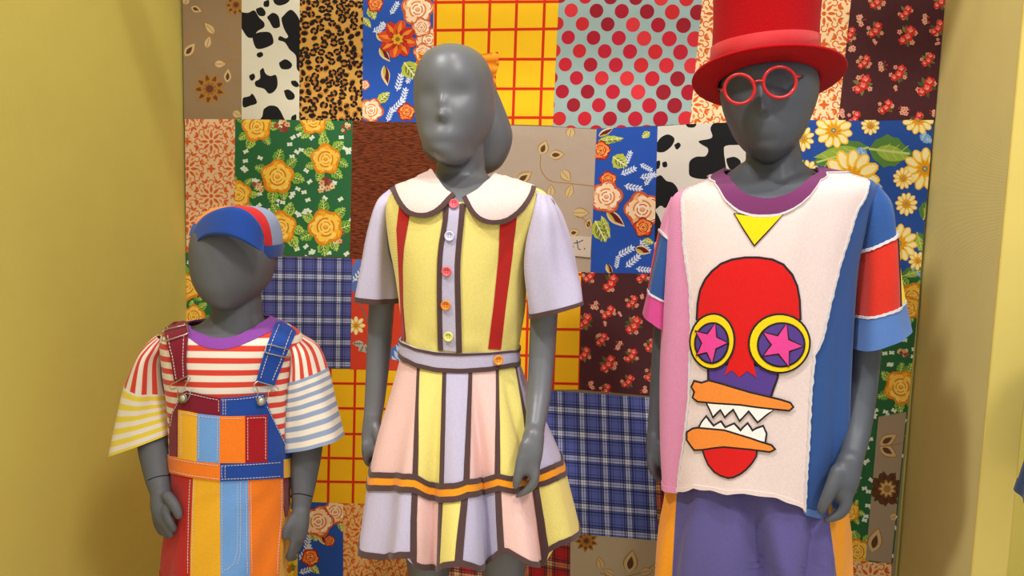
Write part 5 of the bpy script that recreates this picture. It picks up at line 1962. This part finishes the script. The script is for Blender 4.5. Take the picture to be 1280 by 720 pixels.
for ln in ([(238.5, 599), (236.5, 640), (235, 719)], [(243.5, 600), (241.5, 640), (240, 719)], [(277.5, 603), (278, 719)], [(297, 603), (297, 650), (296.5, 690), (293, 703), (285, 711), (278, 712)], [(300.5, 603), (300.5, 650), (300, 692), (296, 707)], [(313, 603), (314, 719)], [(307.5, 603), (308.5, 719)], [(351, 600), (351, 640), (347, 690), (345.5, 719)]):
    stl.append(dashes_on(OB, ln, off=.0028, w=.65))
for ln in ([(212, 422), (218, 446), (222.5, 475)], [(231, 422), (230.5, 450), (232, 473)], [(348, 409), (338, 431), (330, 453), (323.5, 475)], [(363, 416), (355.5, 432), (349, 450), (342, 467), (338, 478)], [(211, 412), (213, 418)], [(231, 408), (232, 414)]):
    stl.append(dashes_on(BB, ln, off=.0066, w=.65))
V, Fc = merge(stl)
part('stitching', V, Fc, M_st, dung, 'white and pale stitching', smooth=False)['kind'] = 'stuff'
# fine joint lines on the small figure's wrists are part of the skin
BS = bvh_of(bbody)
M_jt = plain('joint_line_dark', (34, 34, 36), .8, .1)  # dark colour of the thin wrist joint lines
V, Fc = merge([sheet_on(BS, widen(smooth_line([(184.5, 600.5), (194, 596.5), (205, 594.5), (213, 594.5)], 14), 1.1), .0004, .001, 3)])
part('joint_line', V, Fc, M_jt, boy)
V, Fc = merge([sheet_on(BS, widen(smooth_line([(366.5, 617.5), (374, 617), (382, 618.5), (390, 620.5)], 14), 1.2), .0004, .001, 3)])
part('joint_line', V, Fc, M_jt, boy)

# ======================================================== the cap
K_blu = cloth('cap_blue_cotton', (28, 64, 140), scale=1200, bump=.3)
K_red = cloth('cap_red_cotton', (196, 24, 28), scale=1200, bump=.3)
K_den = cloth('cap_washed_denim', (136, 152, 184), scale=900, bump=.5)
K_org = cloth('cap_orange_cotton', (232, 130, 30), scale=1200, bump=.3)
cap = thing('cap', 'blue-brimmed cap with red and washed denim gores on the smallest figure', 'cap', tuple(at(292, 300, BY)))
crown = Tube([(292, 257, 304, 257, BY + .012, .015, .02), (277, 259, 318, 259, BY + .012, .05, .065), (265, 264.5, 330, 266, BY + .012, .068, .09), (255, 275, 338, 278, BY + .012, .082, .105), (249, 290, 342.5, 296, BY + .012, .09, .112), (248, 303, 343, 312, BY + .014, .089, .112), (249, 312, 341, 328, BY + .016, .084, .106)], n=2.1)
cutv = crown.hline([(245, 290), (265, 288), (290, 292), (310, 299), (326, 309), (336, 330)])
edges_u = [-.04, .1, .25, .36, .487, .6, .78, .96]
ms = (K_blu, K_org, K_red, K_red, K_den, K_red, K_org)
labs = ('blue gore', 'orange gore', 'red gore', 'red gore', 'washed denim gore', 'red gore', 'orange gore')
for i in range(7):
    V, Fc, uv = crown.piece(edges_u[i], edges_u[i + 1], 0.02, lambda u: min(5.2, cutv(u)), 10, 16, 0, .003)
    part('gore', V, Fc, ms[i], cap, labs[i])
V, Fc, uv = crown.band(0, 1, lambda u: min(5.2, cutv(u)) - .55, lambda u: min(5.6, cutv(u) + .35), 90, 6, .0022, .004)
part('cap_band', V, Fc, K_blu, cap, 'blue cap band')
up_ = smooth_line([(240, 293), (244, 282), (253, 271.5), (265, 264), (279, 259.5), (292, 258.5), (305, 262), (316, 270), (324, 281), (328, 292), (329, 303), (328, 313)], 40)
lw_ = smooth_line([(241, 297), (246, 303), (250, 298.5), (258, 294.5), (268, 293), (280, 293.5), (290, 296), (301, 300), (311, 305.5), (319, 310), (324, 312.5), (328, 314)], 40)
V, Fc = [], []
nr_ = 9
for j in range(nr_):
    w = j / (nr_ - 1)
    for i in range(40):
        x, y = up_[i] * (1 - w) + lw_[i] * w
        dx = (x - 286) / 57
        b_ = .091 + .014 * w ** .8
        V.append(at(x, y, BY + .004 - b_ * math.sqrt(max(.03, 1 - dx * dx)) - .012))
n = len(V)
V += [v + Vector((0, .0045, -.001)) for v in V]
for j in range(nr_ - 1):
    for i in range(39):
        a = j * 40 + i
        Fc += [(a, a + 40, a + 41, a + 1), (a + n, a + 1 + n, a + 41 + n, a + 40 + n)]
for i in range(39):
    a, b = i, (nr_ - 1) * 40 + i
    Fc += [(a, a + 1, a + 1 + n, a + n), (b + 1, b, b + n, b + 1 + n)]
part('brim', V, Fc, K_blu, cap, 'blue crescent brim over the forehead')

# ======================================================== the big patchwork shirt
J_wht = cloth('pinkish_white_knit', (228, 207, 202), scale=1700, bump=.4)
J_pnk = cloth('candy_pink_fleece', (226, 146, 186), scale=1700, bump=.4)
J_blu = cloth('denim_blue_fleece', (44, 80, 140), scale=900, bump=.4)
J_red = cloth('tomato_red_fleece', (204, 46, 30), scale=900, bump=.4)
J_lbl = cloth('light_blue_rib', (84, 120, 182), scale=1300, bump=.5)
J_mag = cloth('magenta_rib', (208, 74, 140), scale=1300, bump=.5)
J_plum = cloth('plum_rib', (116, 50, 98), scale=1400, bump=.5)
J_seam = cloth('raw_white_seam', (222, 214, 214), scale=1600, bump=.8)
A_red = cloth('scarlet_felt', (212, 22, 20), scale=1500, bump=.3)
A_yel = cloth('yellow_felt', (240, 206, 14), scale=1500, bump=.3)
A_pur = cloth('purple_felt', (84, 58, 138), scale=1500, bump=.3)
A_pnk = cloth('pink_felt', (226, 66, 146), scale=1500, bump=.3)
A_org = cloth('orange_felt', (236, 136, 50), scale=1500, bump=.3)
A_wht = cloth('white_felt', (240, 236, 230), scale=1500, bump=.3)
A_lin = cloth('dark_outline_stitching', (46, 34, 36), scale=1600, bump=.6)

shirt = thing('shirt', 'oversized patchwork shirt with a mask-like face of star eyes and jagged teeth on the front', 'shirt', (at(950, 420, TY).x, TY, .55))


def fold_shirt(u, v):
    u, v = np.asarray(u), np.asarray(v)
    a = np.clip((v - 3) / 6, 0, 1)
    f = .0035 * a * np.sin(u * 2 * np.pi * 5 + .4) + .002 * a * np.sin(u * 2 * np.pi * 11 + v * .4)
    f += .008 * np.clip((v - 5) / 4, 0, 1) * np.exp(-((u - .445) / .02) ** 2) - .009 * np.clip((v - 5) / 4, 0, 1) * np.exp(-((u - .405) / .014) ** 2)
    f += .0025 * np.exp(-((u - .29) / .012) ** 2) * np.exp(-((v - 4) / 1.2) ** 2)
    return f


st = Tube([
    (925, 200, 1006, 200, TY + .02, .046, .05, .01), (907, 212, 1025, 211, TY + .02, .058, .06, .01), (868, 231, 1074, 221, TY + .012, .082, .075, .016), (843, 244, 1095, 233, TY, .103, .085, .02), (834, 275, 1086, 273, TY, .118, .095, .022),
    (830, 330, 1073, 330, TY, .126, .1, .022), (828.5, 400, 1066, 402, TY, .128, .105, .022), (826, 470, 1061, 475, TY, .126, .105, .022), (826.5, 540, 1057, 552, TY, .124, .108, .022), (830, 595, 1050, 620, TY, .124, .11, .022), (834, 660, 1044, 700, TY, .124, .112, .022)], n=2.4, fold=fold_shirt)
s_nk = st.hline([(906, 213), (912, 224), (921, 238), (934, 247), (952, 251), (971, 250), (988, 244), (1003, 234), (1012, 224), (1021, 212)])
s_nk2 = st.hline([(891, 221), (899, 237), (908, 251), (922, 263), (938, 268.5), (955, 270), (974, 268), (990, 262), (1005, 252), (1018, 238), (1031, 218)])
s_hem = st.hline([(831, 611), (848, 613), (862, 611), (868, 608), (890, 611), (910, 615.5), (930, 614.5), (952, 617), (970, 620), (985, 625), (1004, 633), (1006, 639), (1022, 643), (1040, 641), (1046, 638)])
wl = st.vline([(862, 236), (853, 249), (856, 312), (863, 357), (865, 410), (863, 455), (862, 498), (856, 550), (850, 590), (847, 620)])
wr = st.vline([(1085, 228), (1081, 246), (1070, 264), (1060, 297), (1049, 331), (1037, 380), (1027, 425), (1017, 445), (1012.5, 498), (1010, 557), (1006.5, 610), (1005, 645)])
V, Fc, uv = st.piece(wl, wr, s_nk, s_hem, 40, 60, .0015, .003)
front = part('front_panel', V, Fc, J_wht, shirt, 'pinkish white front panel')
V, Fc, uv = st.piece(-.18, lambda v: wl(v) + .004, lambda u: max(1.6, s_nk(u) - .1), s_hem, 24, 50, 0, .003)
pinkp = part('side_panel', V, Fc, J_pnk, shirt, 'candy pink side panel')
V, Fc, uv = st.piece(lambda v: wr(v) - .004, .66, lambda u: max(1.6, s_nk(u) - .1), s_hem, 24, 50, 0, .003)
bluep = part('side_panel', V, Fc, J_blu, shirt, 'denim blue side panel')
V, Fc, uv = st.piece(.65, .83, 1.3, s_hem, 20, 40, 0, .003)
backp = part('back_panel', V, Fc, J_wht, shirt)
SB = bvh_of(front, pinkp, bluep)
SF = raw_bvh(*st.full(120, 120)[:2])
V, Fc, uv = st.band(0, 1, lambda u: s_nk(u) - .06, s_nk2, 120, 8, .0042, .004)
part('neckband', V, Fc, J_plum, shirt, 'plum rib neckband')
V, Fc, uv = st.band(0, 1, lambda u: s_nk2(u) - .01, lambda u: s_nk2(u) + .055, 120, 3, .0048, .004)
part('seam', V, Fc, J_seam, shirt, 'raw seam under the neckband')
for ed, lab in ((wl, 'raw white seam beside the pink panel'), (wr, 'raw white seam beside the blue panel')):
    jag = lambda v, e=ed: e(v) + .0008 * math.sin(v * 37) + .0006 * math.sin(v * 91)
    V, Fc, uv = st.piece(lambda v: jag(v) - .0026, lambda v: jag(v) + .0026, lambda u: s_nk2(u) if .05 < u < .45 else 2.3, lambda u: s_hem(u) + .01, 4, 130, .0032, .004)
    part('seam', V, Fc, J_seam, shirt, lab)
V, Fc, uv = st.band(wl(9.5), wr(9.7), lambda u: s_hem(u) - .045, lambda u: s_hem(u) + .035 + .01 * math.sin(u * 150), 110, 4, .0034, .005)
part('hem', V, Fc, J_wht, shirt, 'rolled raw hem of the front')
for a, b, m in ((-.1, wl(9.5), J_pnk), (wr(9.7), .62, J_lbl)):
    V, Fc, uv = st.band(a, b, lambda u: s_hem(u) - .05, lambda u: s_hem(u) + .06, 40, 4, .0014, .005)
    part('hem', V, Fc, m, shirt)

# sleeves
tr_ = Tube([(1072, 229, 1096, 232, TY - .012, .035, .04), (1069, 262, 1110.5, 254, TY - .016, .06, .055), (1066, 316, 1117, 289, TY - .022, .068, .06), (1064.5, 360, 1122, 337, TY - .026, .072, .064), (1063.5, 395, 1126, 376, TY - .028, .073, .066), (1063, 434, 1131.5, 412, TY - .03, .076, .068)], n=2.3, fold=sleeve_fold(.004, .3))
for a, b, m, off, lab in ((0, 2.0, J_blu, 0, 'denim blue sleeve cap'), (1.98, 4.0, J_red, .001, 'tomato red middle of the sleeve'), (3.98, 5.0, J_lbl, .002, 'light blue rib cuff')):
    V, Fc, uv = tr_.band(0, 1, a, b, 72, 20, off, .003)
    part('sleeve_panel', V, Fc, m, shirt, lab)
for a in (1.98, 3.97):
    V, Fc, uv = tr_.band(0, 1, lambda u: a - .03 + .008 * math.sin(u * 210), lambda u: a + .05 + .008 * math.sin(u * 170), 120, 3, .0034, .004)
    part('seam', V, Fc, J_seam, shirt, 'raw white seam round the sleeve')
yl = lambda v: float(tr_.t2u(.83)) + .012 * math.sin(v * 4.2)
V, Fc, uv = tr_.piece(yl, .58, 2.02, 3.93, 10, 26, .0022, .003)
part('sleeve_panel', V, Fc, A_yel, shirt, 'yellow wavy strip on the sleeve')
V, Fc, uv = tr_.piece(lambda v: yl(v) - .006, lambda v: yl(v) + .004, 2.02, 3.93, 3, 40, .0032, .003)
part('outline', V, Fc, A_lin, shirt)
tl_ = Tube([(840, 246, 862, 243, TY + .03, .035, .035), (831, 268, 855, 268, TY + .03, .055, .05), (825.5, 288, 847, 308, TY + .03, .06, .056), (815, 333, 842, 345, TY + .032, .064, .06), (810, 362, 838, 377, TY + .034, .066, .062), (804.5, 391, 836, 413, TY + .036, .068, .064)], n=2.3, fold=sleeve_fold(.003, 1.3))
for a, b, m, off, lab in ((0, 2.0, J_pnk, 0, 'candy pink sleeve cap'), (1.98, 4.0, J_blu, .001, 'denim blue middle of the sleeve'), (3.98, 5.0, J_mag, .002, 'magenta rib cuff')):
    V, Fc, uv = tl_.band(0, 1, a, b, 72, 18, off, .003)
    part('sleeve_panel', V, Fc, m, shirt, lab)
for a in (1.98, 3.97):
    V, Fc, uv = tl_.band(0, 1, lambda u: a - .02, lambda u: a + .06, 90, 3, .0034, .004)
    part('seam', V, Fc, J_seam, shirt, 'raw white seam round the sleeve')
V, Fc, uv = tl_.piece(-.12, .03, 2.05, 3.94, 8, 20, .0022, .003)
part('sleeve_panel', V, Fc, A_red, shirt, 'red strip at the outer edge of the sleeve')

# appliqued face: each shape a felt piece with a dark stitched outline under it
_lay = [0]


def applique(poly, mat, label, base=.0036, sm=0, ow=3.0, step=6.0, parent=None):
    if sm:
        poly = smooth_poly(poly, sm)
    k = base
    o = lay('outline', SF, offset_poly(poly, ow), A_lin, parent or shirt, k, .0015, step)
    p = lay('applique', SF, poly, mat, parent or shirt, k + .0009, .002, step, label)
    return p


def ellp(cx, cy, rx, ry, a=0.0, n=36):
    return [(cx + rx * math.cos(t) * math.cos(a) - ry * math.sin(t) * math.sin(a), cy + rx * math.cos(t) * math.sin(a) + ry * math.sin(t) * math.cos(a)) for t in np.linspace(0, 2 * math.pi, n, endpoint=False)]


applique([(919, 268), (935, 270.5), (950, 271.5), (965, 270.5), (979, 267.5), (961, 287), (943, 306), (930, 286)], A_yel, 'yellow triangle under the neckband', ow=1.6)
applique([(887, 455), (930, 458), (971, 457), (970, 471), (965, 485), (961, 497), (940, 493), (918, 488), (900, 484), (888, 481)], A_pur, 'purple lower face', .0032)
applique([(874, 398), (875, 380), (878, 363), (884, 350), (892, 340), (903, 331), (916, 326), (932, 323.5), (948, 323.5), (965, 326), (978, 332), (988, 344), (994, 358), (997, 375), (998, 398), (985, 412), (955, 425), (944, 440), (942, 455), (945.5, 471), (939, 466), (934, 463), (929, 467), (924, 471), (920, 466), (915.5, 462), (911, 465), (906.5, 469), (911, 455), (914, 440), (908, 424), (890, 410)], A_red, 'scarlet domed head and nose', .004)
applique(ellp(892, 426, 25.5, 33, .08), A_yel, 'yellow ring of the narrower eye', .0062, ow=2.6, step=5)
applique(ellp(891.5, 428, 18.5, 23.5, .08), A_pur, 'purple disc of the narrower eye', .0078, ow=2.6, step=5)
applique(ellp(973.5, 428.5, 36, 35, -.25), A_yel, 'yellow ring of the wider eye', .0062, ow=2.6, step=5)
applique(ellp(975.5, 430, 27, 25.5, -.2), A_pur, 'purple disc of the wider eye', .0078, ow=2.6, step=5)


def star(pts, k=.42):
    c = np.mean(np.array(pts), axis=0)
    o = []
    n = len(pts)
    for i in range(n):
        a, b = np.array(pts[i]), np.array(pts[(i + 1) % n])
        o.append(tuple(a))
        o.append(tuple(c + ((a + b) / 2 - c) * k / .81))
    return o


applique(star([(895.5, 404), (910, 427.5), (892, 452), (874.5, 442), (873.5, 414)], .45), A_pnk, 'pink star in the narrower eye', .0092, ow=2.0, step=4)
applique(star([(981, 404.5), (1000.5, 431.5), (983.5, 456), (954.5, 443), (954, 415)], .42), A_pnk, 'pink star in the wider eye', .0092, ow=2.0, step=4)
applique([(870, 477), (878, 479), (887, 476), (902, 480), (918, 485), (938, 491), (957, 495.5), (975, 500), (986, 503.5), (989, 507.5), (985, 511), (974, 510), (960, 508.5), (943, 506.5), (926, 504), (910, 503), (895, 502), (884, 501), (874, 500), (869, 496), (871, 489), (867.5, 483)], A_org, 'orange upper lip', .0052, 0, 2.4, 5)
applique([(885, 503), (905, 504), (926, 506.5), (946, 509), (966, 511), (958, 516), (947, 525.5), (941, 518), (936, 511.5), (931, 517), (925, 523.5), (921, 516), (917.5, 509.5), (912, 514), (907, 519), (904, 514), (901.5, 510), (897, 514), (892.5, 519), (889, 511)], A_wht, 'white upper teeth', .0042, 0, 2.3, 4)
applique([(862, 540), (868, 536), (873.5, 535), (890, 536.5), (906, 538), (922, 543), (938, 548), (952, 553), (963, 556.5), (966, 560), (961, 562.5), (950, 561), (938, 559.5), (922, 558), (906, 556.5), (892, 558), (879, 560), (870, 560.5), (866, 555), (862, 549)], A_org, 'orange lower lip', .0052, 0, 2.4, 5)
applique([(875.5, 534), (879, 527), (883.5, 521.5), (888, 527.5), (892.5, 533), (897, 530), (901.5, 527.5), (904, 531), (907, 535), (912, 532.5), (918, 530), (922, 534.5), (926, 539), (930, 534), (934.5, 530), (937.5, 534.5), (940, 539), (946, 535.5), (953, 533), (956.5, 541), (955, 551), (938, 547), (922, 542), (906, 538), (890, 536)], A_wht, 'white lower teeth', .0042, 0, 2.3, 4)
applique([(880, 560), (893, 558.5), (908, 557), (925, 558.5), (945, 561), (944, 569), (939, 577), (932, 585), (925, 590.5), (917, 594.5), (910.5, 595.5), (902, 592.5), (894.5, 588), (887, 579), (883, 570)], A_red, 'scarlet tongue below the teeth', .0042, 0, 2.4, 5)

# ======================================================== the wide trousers
P_pur = cloth('dusty_violet_cotton', (88, 80, 134), scale=1100, bump=.35)
P_org = cloth('orange_side_cotton', (234, 150, 22), scale=1100, bump=.35)
pants = thing('trousers', 'wide violet trousers with orange side panels below the patchwork shirt', 'trousers', (at(945, 680, TY).x, TY, .02))


def fold_pants(u, v):
    u, v = np.asarray(u), np.asarray(v)
    a = np.clip(v / 2.2, .4, 1)
    f = .010 * a * np.sin(u * 2 * np.pi * 6 + .7) + .003 * np.sin(u * 2 * np.pi * 13 + v)
    f += -.034 * a * np.exp(-((u - .235 - .012 * v) / .011) ** 2) + .018 * a * np.exp(-((u - .265 - .01 * v) / .018) ** 2)
    f += -.016 * a * np.exp(-((u - .355 + .008 * v) / .012) ** 2) + .007 * a * np.exp(-((u - .13) / .03) ** 2)
    return f


pt_ = Tube([(838, 560, 1046, 575, TY, .108, .098, .02), (836, 612, 1056, 628, TY, .112, .105, .02), (829, 660, 1059, 668, TY, .12, .11, .02), (823, 722, 1060, 724, TY, .126, .115, .02), (820, 760, 1061, 760, TY, .128, .118, .02)], n=2.4, fold=fold_pants)
o1 = pt_.vline([(847, 590), (846, 613), (843, 665), (840, 722)])
o2 = pt_.vline([(1033, 600), (1037, 652), (1042, 690), (1046, 722)])
for a, b, m, lab in ((-.16, o1, P_org, 'orange side panel by the blue plaid'), (o1, o2, P_pur, 'violet front of the trousers'), (o2, .66, P_org, 'orange side panel below the hand'), (.66, .84, P_pur, None)):
    V, Fc, uv = pt_.piece(a, b, 0, 4.0, 40, 40, 0, .003)
    part('trouser_panel', V, Fc, m, pants, lab)
for i, (xa, xb) in enumerate(((821, 944), (944, 1061))):
    Lg = Tube([(xa + 5, 715, xb - 4, 715, TY, .095, .09), (xa + 3, 770, xb - 3, 770, TY, .1, .095), (xa, 860, xb - 1, 860, TY, .105, .1), (xa - 2, 990, xb, 990, TY, .11, .105)], n=2.3, fold=lambda u, v: .005 * np.sin(np.asarray(u) * 2 * np.pi * 7))
    V, Fc, uv = Lg.shell(.003, nu=60, nv=20)
    part('trouser_leg', V, Fc, P_pur, pants)

# ======================================================== top hat
def felt(name, rgb):
    m, N, L, b = new_mat(name, .95, .1)
    tc = N.new('ShaderNodeTexCoord')
    n = N.new('ShaderNodeTexNoise')
    n.inputs['Scale'].default_value = 420
    n.inputs['Detail'].default_value = 4
    L.new(tc.outputs['Object'], n.inputs['Vector'])
    mx = N.new('ShaderNodeMix')
    mx.data_type = 'RGBA'
    c = lin(rgb)
    mx.inputs[6].default_value = (*(c * .72), 1)
    mx.inputs[7].default_value = (*np.minimum(c * 1.25, 1), 1)
    L.new(n.outputs['Fac'], mx.inputs[0])
    L.new(mx.outputs[2], b.inputs['Base Color'])
    bp = N.new('ShaderNodeBump')
    bp.inputs['Strength'].default_value = .5
    bp.inputs['Distance'].default_value = .0015
    L.new(n.outputs['Fac'], bp.inputs['Height'])
    L.new(bp.outputs[0], b.inputs['Normal'])
    b.inputs['Sheen Weight'].default_value = .05
    return m


F_red = felt('scarlet_hat_felt', (172, 10, 18))
C_rib = cloth('red_grosgrain_ribbon', (192, 16, 26), rough=.65, scale=1900, bump=.5, spec=.4)
HC = at(959.5, 101, TY + .002)
hat = thing('top_hat', 'tall red felt top hat with a ribbon band on the right-hand figure', 'hat', tuple(HC))
upv = Vector((-.055, .255, 1)).normalized()
fx = Vector((1, 0, 0))
fx = (fx - upv * fx.dot(upv)).normalized()
fy = upv.cross(fx)


def hat_ring(r, h, n=72, ex=1.0, ey=1.06, curl=0.0):
    o = []
    for k in range(n):
        th = 2 * math.pi * k / n
        c, s = math.cos(th), math.sin(th)
        o.append(HC + fx * r * ex * c + fy * r * ey * s + upv * (h + curl * c * c - curl * .55 * s * s))
    return o


def hat_surface(rings, name, mat, label=None, close_top=False, n=72):
    V = [p for r in rings for p in r]
    Fc = []
    for i in range(len(rings) - 1):
        for k in range(n):
            a, b = i * n + k, i * n + (k + 1) % n
            Fc.append((a, b, b + n, a + n))
    if close_top:
        Fc.append(tuple((len(rings) - 1) * n + k for k in range(n)))
    return part(name, V, Fc, mat, hat, label)


def crown_ring(r, h, n=72):
    """rings of the crown stand level while the brim tips back"""
    cx = Vector((1, 0, .085))
    cy = Vector((0, 1, -.02))
    return [HC + cx * r * math.cos(2 * math.pi * k / n) + cy * r * 1.06 * math.sin(2 * math.pi * k / n) + Vector((-.008, .008, h)) for k in range(n)]


RB = .0945
cr_ = [hat_ring(RB * .93, -.004), hat_ring(RB, -.006), hat_ring(RB, .003), crown_ring(RB * .995, .036), crown_ring(RB * .98, .07), crown_ring(RB * .98, .11), crown_ring(RB * 1.0, .15), crown_ring(RB * 1.03, .180), crown_ring(RB * 1.025, .186), crown_ring(RB * .97, .189), crown_ring(RB * .5, .191), crown_ring(.001, .191)]
hat_surface(cr_, 'crown', F_red, 'tall felt crown', True)
hat_surface([crown_ring(RB * 1.0, .029), crown_ring(RB * 1.02, .0295), crown_ring(RB * 1.014, .05), crown_ring(RB * 1.008, .068), crown_ring(RB * .985, .0685)], 'ribbon', C_rib, 'shiny red ribbon band')
hat_surface([hat_ring(RB * .985, .0005), hat_ring(RB * 1.1, .0028, curl=.001), hat_ring(.118, .0045, curl=.002), hat_ring(.130, .0068, curl=.0032), hat_ring(.1335, .0072, curl=.0035), hat_ring(.1345, .0048, curl=.0035), hat_ring(.1335, .0022, curl=.0034), hat_ring(.130, .0016, curl=.0032), hat_ring(.118, -.0005, curl=.002), hat_ring(RB * 1.1, -.0022, curl=.001), hat_ring(RB * .985, -.0045)], 'brim', F_red, 'curled felt brim')

# ======================================================== spectacles
M_frame = plain('red_spectacle_plastic', (186, 18, 24), .3, .5)
gm, N_, L_, gb = new_mat('spectacle_lens', .03, .5)
gb.inputs['Transmission Weight'].default_value = 1.0
gb.inputs['IOR'].default_value = 1.08
gb.inputs['Base Color'].default_value = (.82, .8, .82, 1)
spec = thing('spectacles', 'round red-rimmed spectacles under the hat brim', 'spectacles', tuple(at(950, 106, TY - .12)))
GYp = TY - .118


def gl(x, y, d=0.0):
    k = (x - 950) / 50.0
    return at(x, y, GYp + .012 * k * k + d)


for cx, cy, rx, ry, lab in ((924.5, 111.5, 18.8, 18.4, 'left'), (974.5, 103, 20.4, 19.2, 'right')):
    q = ellp(cx, cy, rx, ry, -.15, 48)
    V, Fc = tube_path([gl(*p) for p in q], .0031, 10, True)
    rim = part('rim', V, Fc, M_frame, spec)
    c = [gl(*p) for p in ellp(cx, cy, rx - 1.6, ry - 1.6, -.15, 40)]
    V = [p + Vector((0, -.0006, 0)) for p in c] + [p + Vector((0, .0008, 0)) for p in c]
    Fc = [tuple(range(40)), tuple(range(79, 39, -1))] + [(i, i + 40, (i + 1) % 40 + 40, (i + 1) % 40) for i in range(40)]
    part('lens', V, Fc, gm, spec, smooth=False)
V, Fc = tube_path([gl(x, y, d) for x, y, d in ((942.5, 104, 0), (945.5, 101.6, -.002), (949, 101, -.0028), (952.5, 101.4, -.002), (955, 103, 0))], [.0026, .0022, .002, .0022, .0026], 8)
part('bridge', V, Fc, M_frame, spec)
M_tmp = plain('dark_temple_plastic', (40, 30, 32), .35, .5)
for pts, in (([(905.5, 112, 0), (903, 113, .004), (902, 113, .02)],), ([(994, 97, 0), (997.5, 95.5, .004), (999.5, 95.5, .012)],)):
    V, Fc = tube_path([gl(x, y, d) for x, y, d in pts], .0028, 8)
    part('hinge', V, Fc, M_frame, spec)
V, Fc = tube_path([gl(902, 113, .02), gl(899, 111, .07), gl(898.5, 109, .12), gl(899.5, 112, .14)], .0024, 8)
part('temple', V, Fc, M_tmp, spec, 'dark temple arm')
V, Fc = tube_path([gl(999.5, 95.5, .012), gl(1011, 97, .05), gl(1021, 99, .1), gl(1023, 104, .125)], .0028, 8)
part('temple', V, Fc, M_tmp, spec, 'dark temple arm')

# ======================================================== navy garment cut off by the right edge
N_blu = cloth('navy_cloth', (22, 52, 96), scale=1200, bump=.4)
EY = -.56
cape = thing('tunic', 'navy flared tunic on a slim stand, only its lower corner inside the right edge', 'tunic', (at(1399, 640, EY).x, EY, 0))
ct = Tube([(1366, 380, 1426, 380, EY, .04, .04), (1339, 400, 1454, 400, EY, .07, .06), (1326, 460, 1472, 460, EY, .09, .08), (1310, 530, 1488, 530, EY, .1, .1), (1280, 628, 1514, 634, EY, .12, .12)], n=2.2, fold=lambda u, v: .006 * np.clip(np.asarray(v) / 4, 0, 1) * np.sin(np.asarray(u) * 2 * np.pi * 9))
V, Fc, uv = ct.shell(.003, nu=80, nv=30)
part('tunic_body', V, Fc, N_blu, cape)
V, Fc, uv = ct.band(0, 1, 3.86, 4.0, 90, 3, .001, .004)
part('hem', V, Fc, N_blu, cape)
pc = at(1399, 400, EY)
M_pole = plain('black_stand_steel', (30, 30, 32), .4, .5)
V, Fc = tube_path([(pc.x, EY, .015), (pc.x, EY, .4), (pc.x, EY, pc.z + .02)], .011, 12)
part('pole', V, Fc, M_pole, cape)
V, Fc = lathe([(.0001, 0), (.13, 0), (.135, .006), (.12, .014), (.02, .02), (.0001, .02)], (pc.x, EY, 0), (0, 0, 1), 32)
part('base_plate', V, Fc, M_pole, cape)
V, Fc = tube_path([(pc.x - .06, EY, pc.z - .04), (pc.x - .03, EY, pc.z), (pc.x, EY, pc.z + .012), (pc.x + .03, EY, pc.z), (pc.x + .06, EY, pc.z - .04)], .009, 10)
part('shoulder_bar', V, Fc, M_pole, cape)
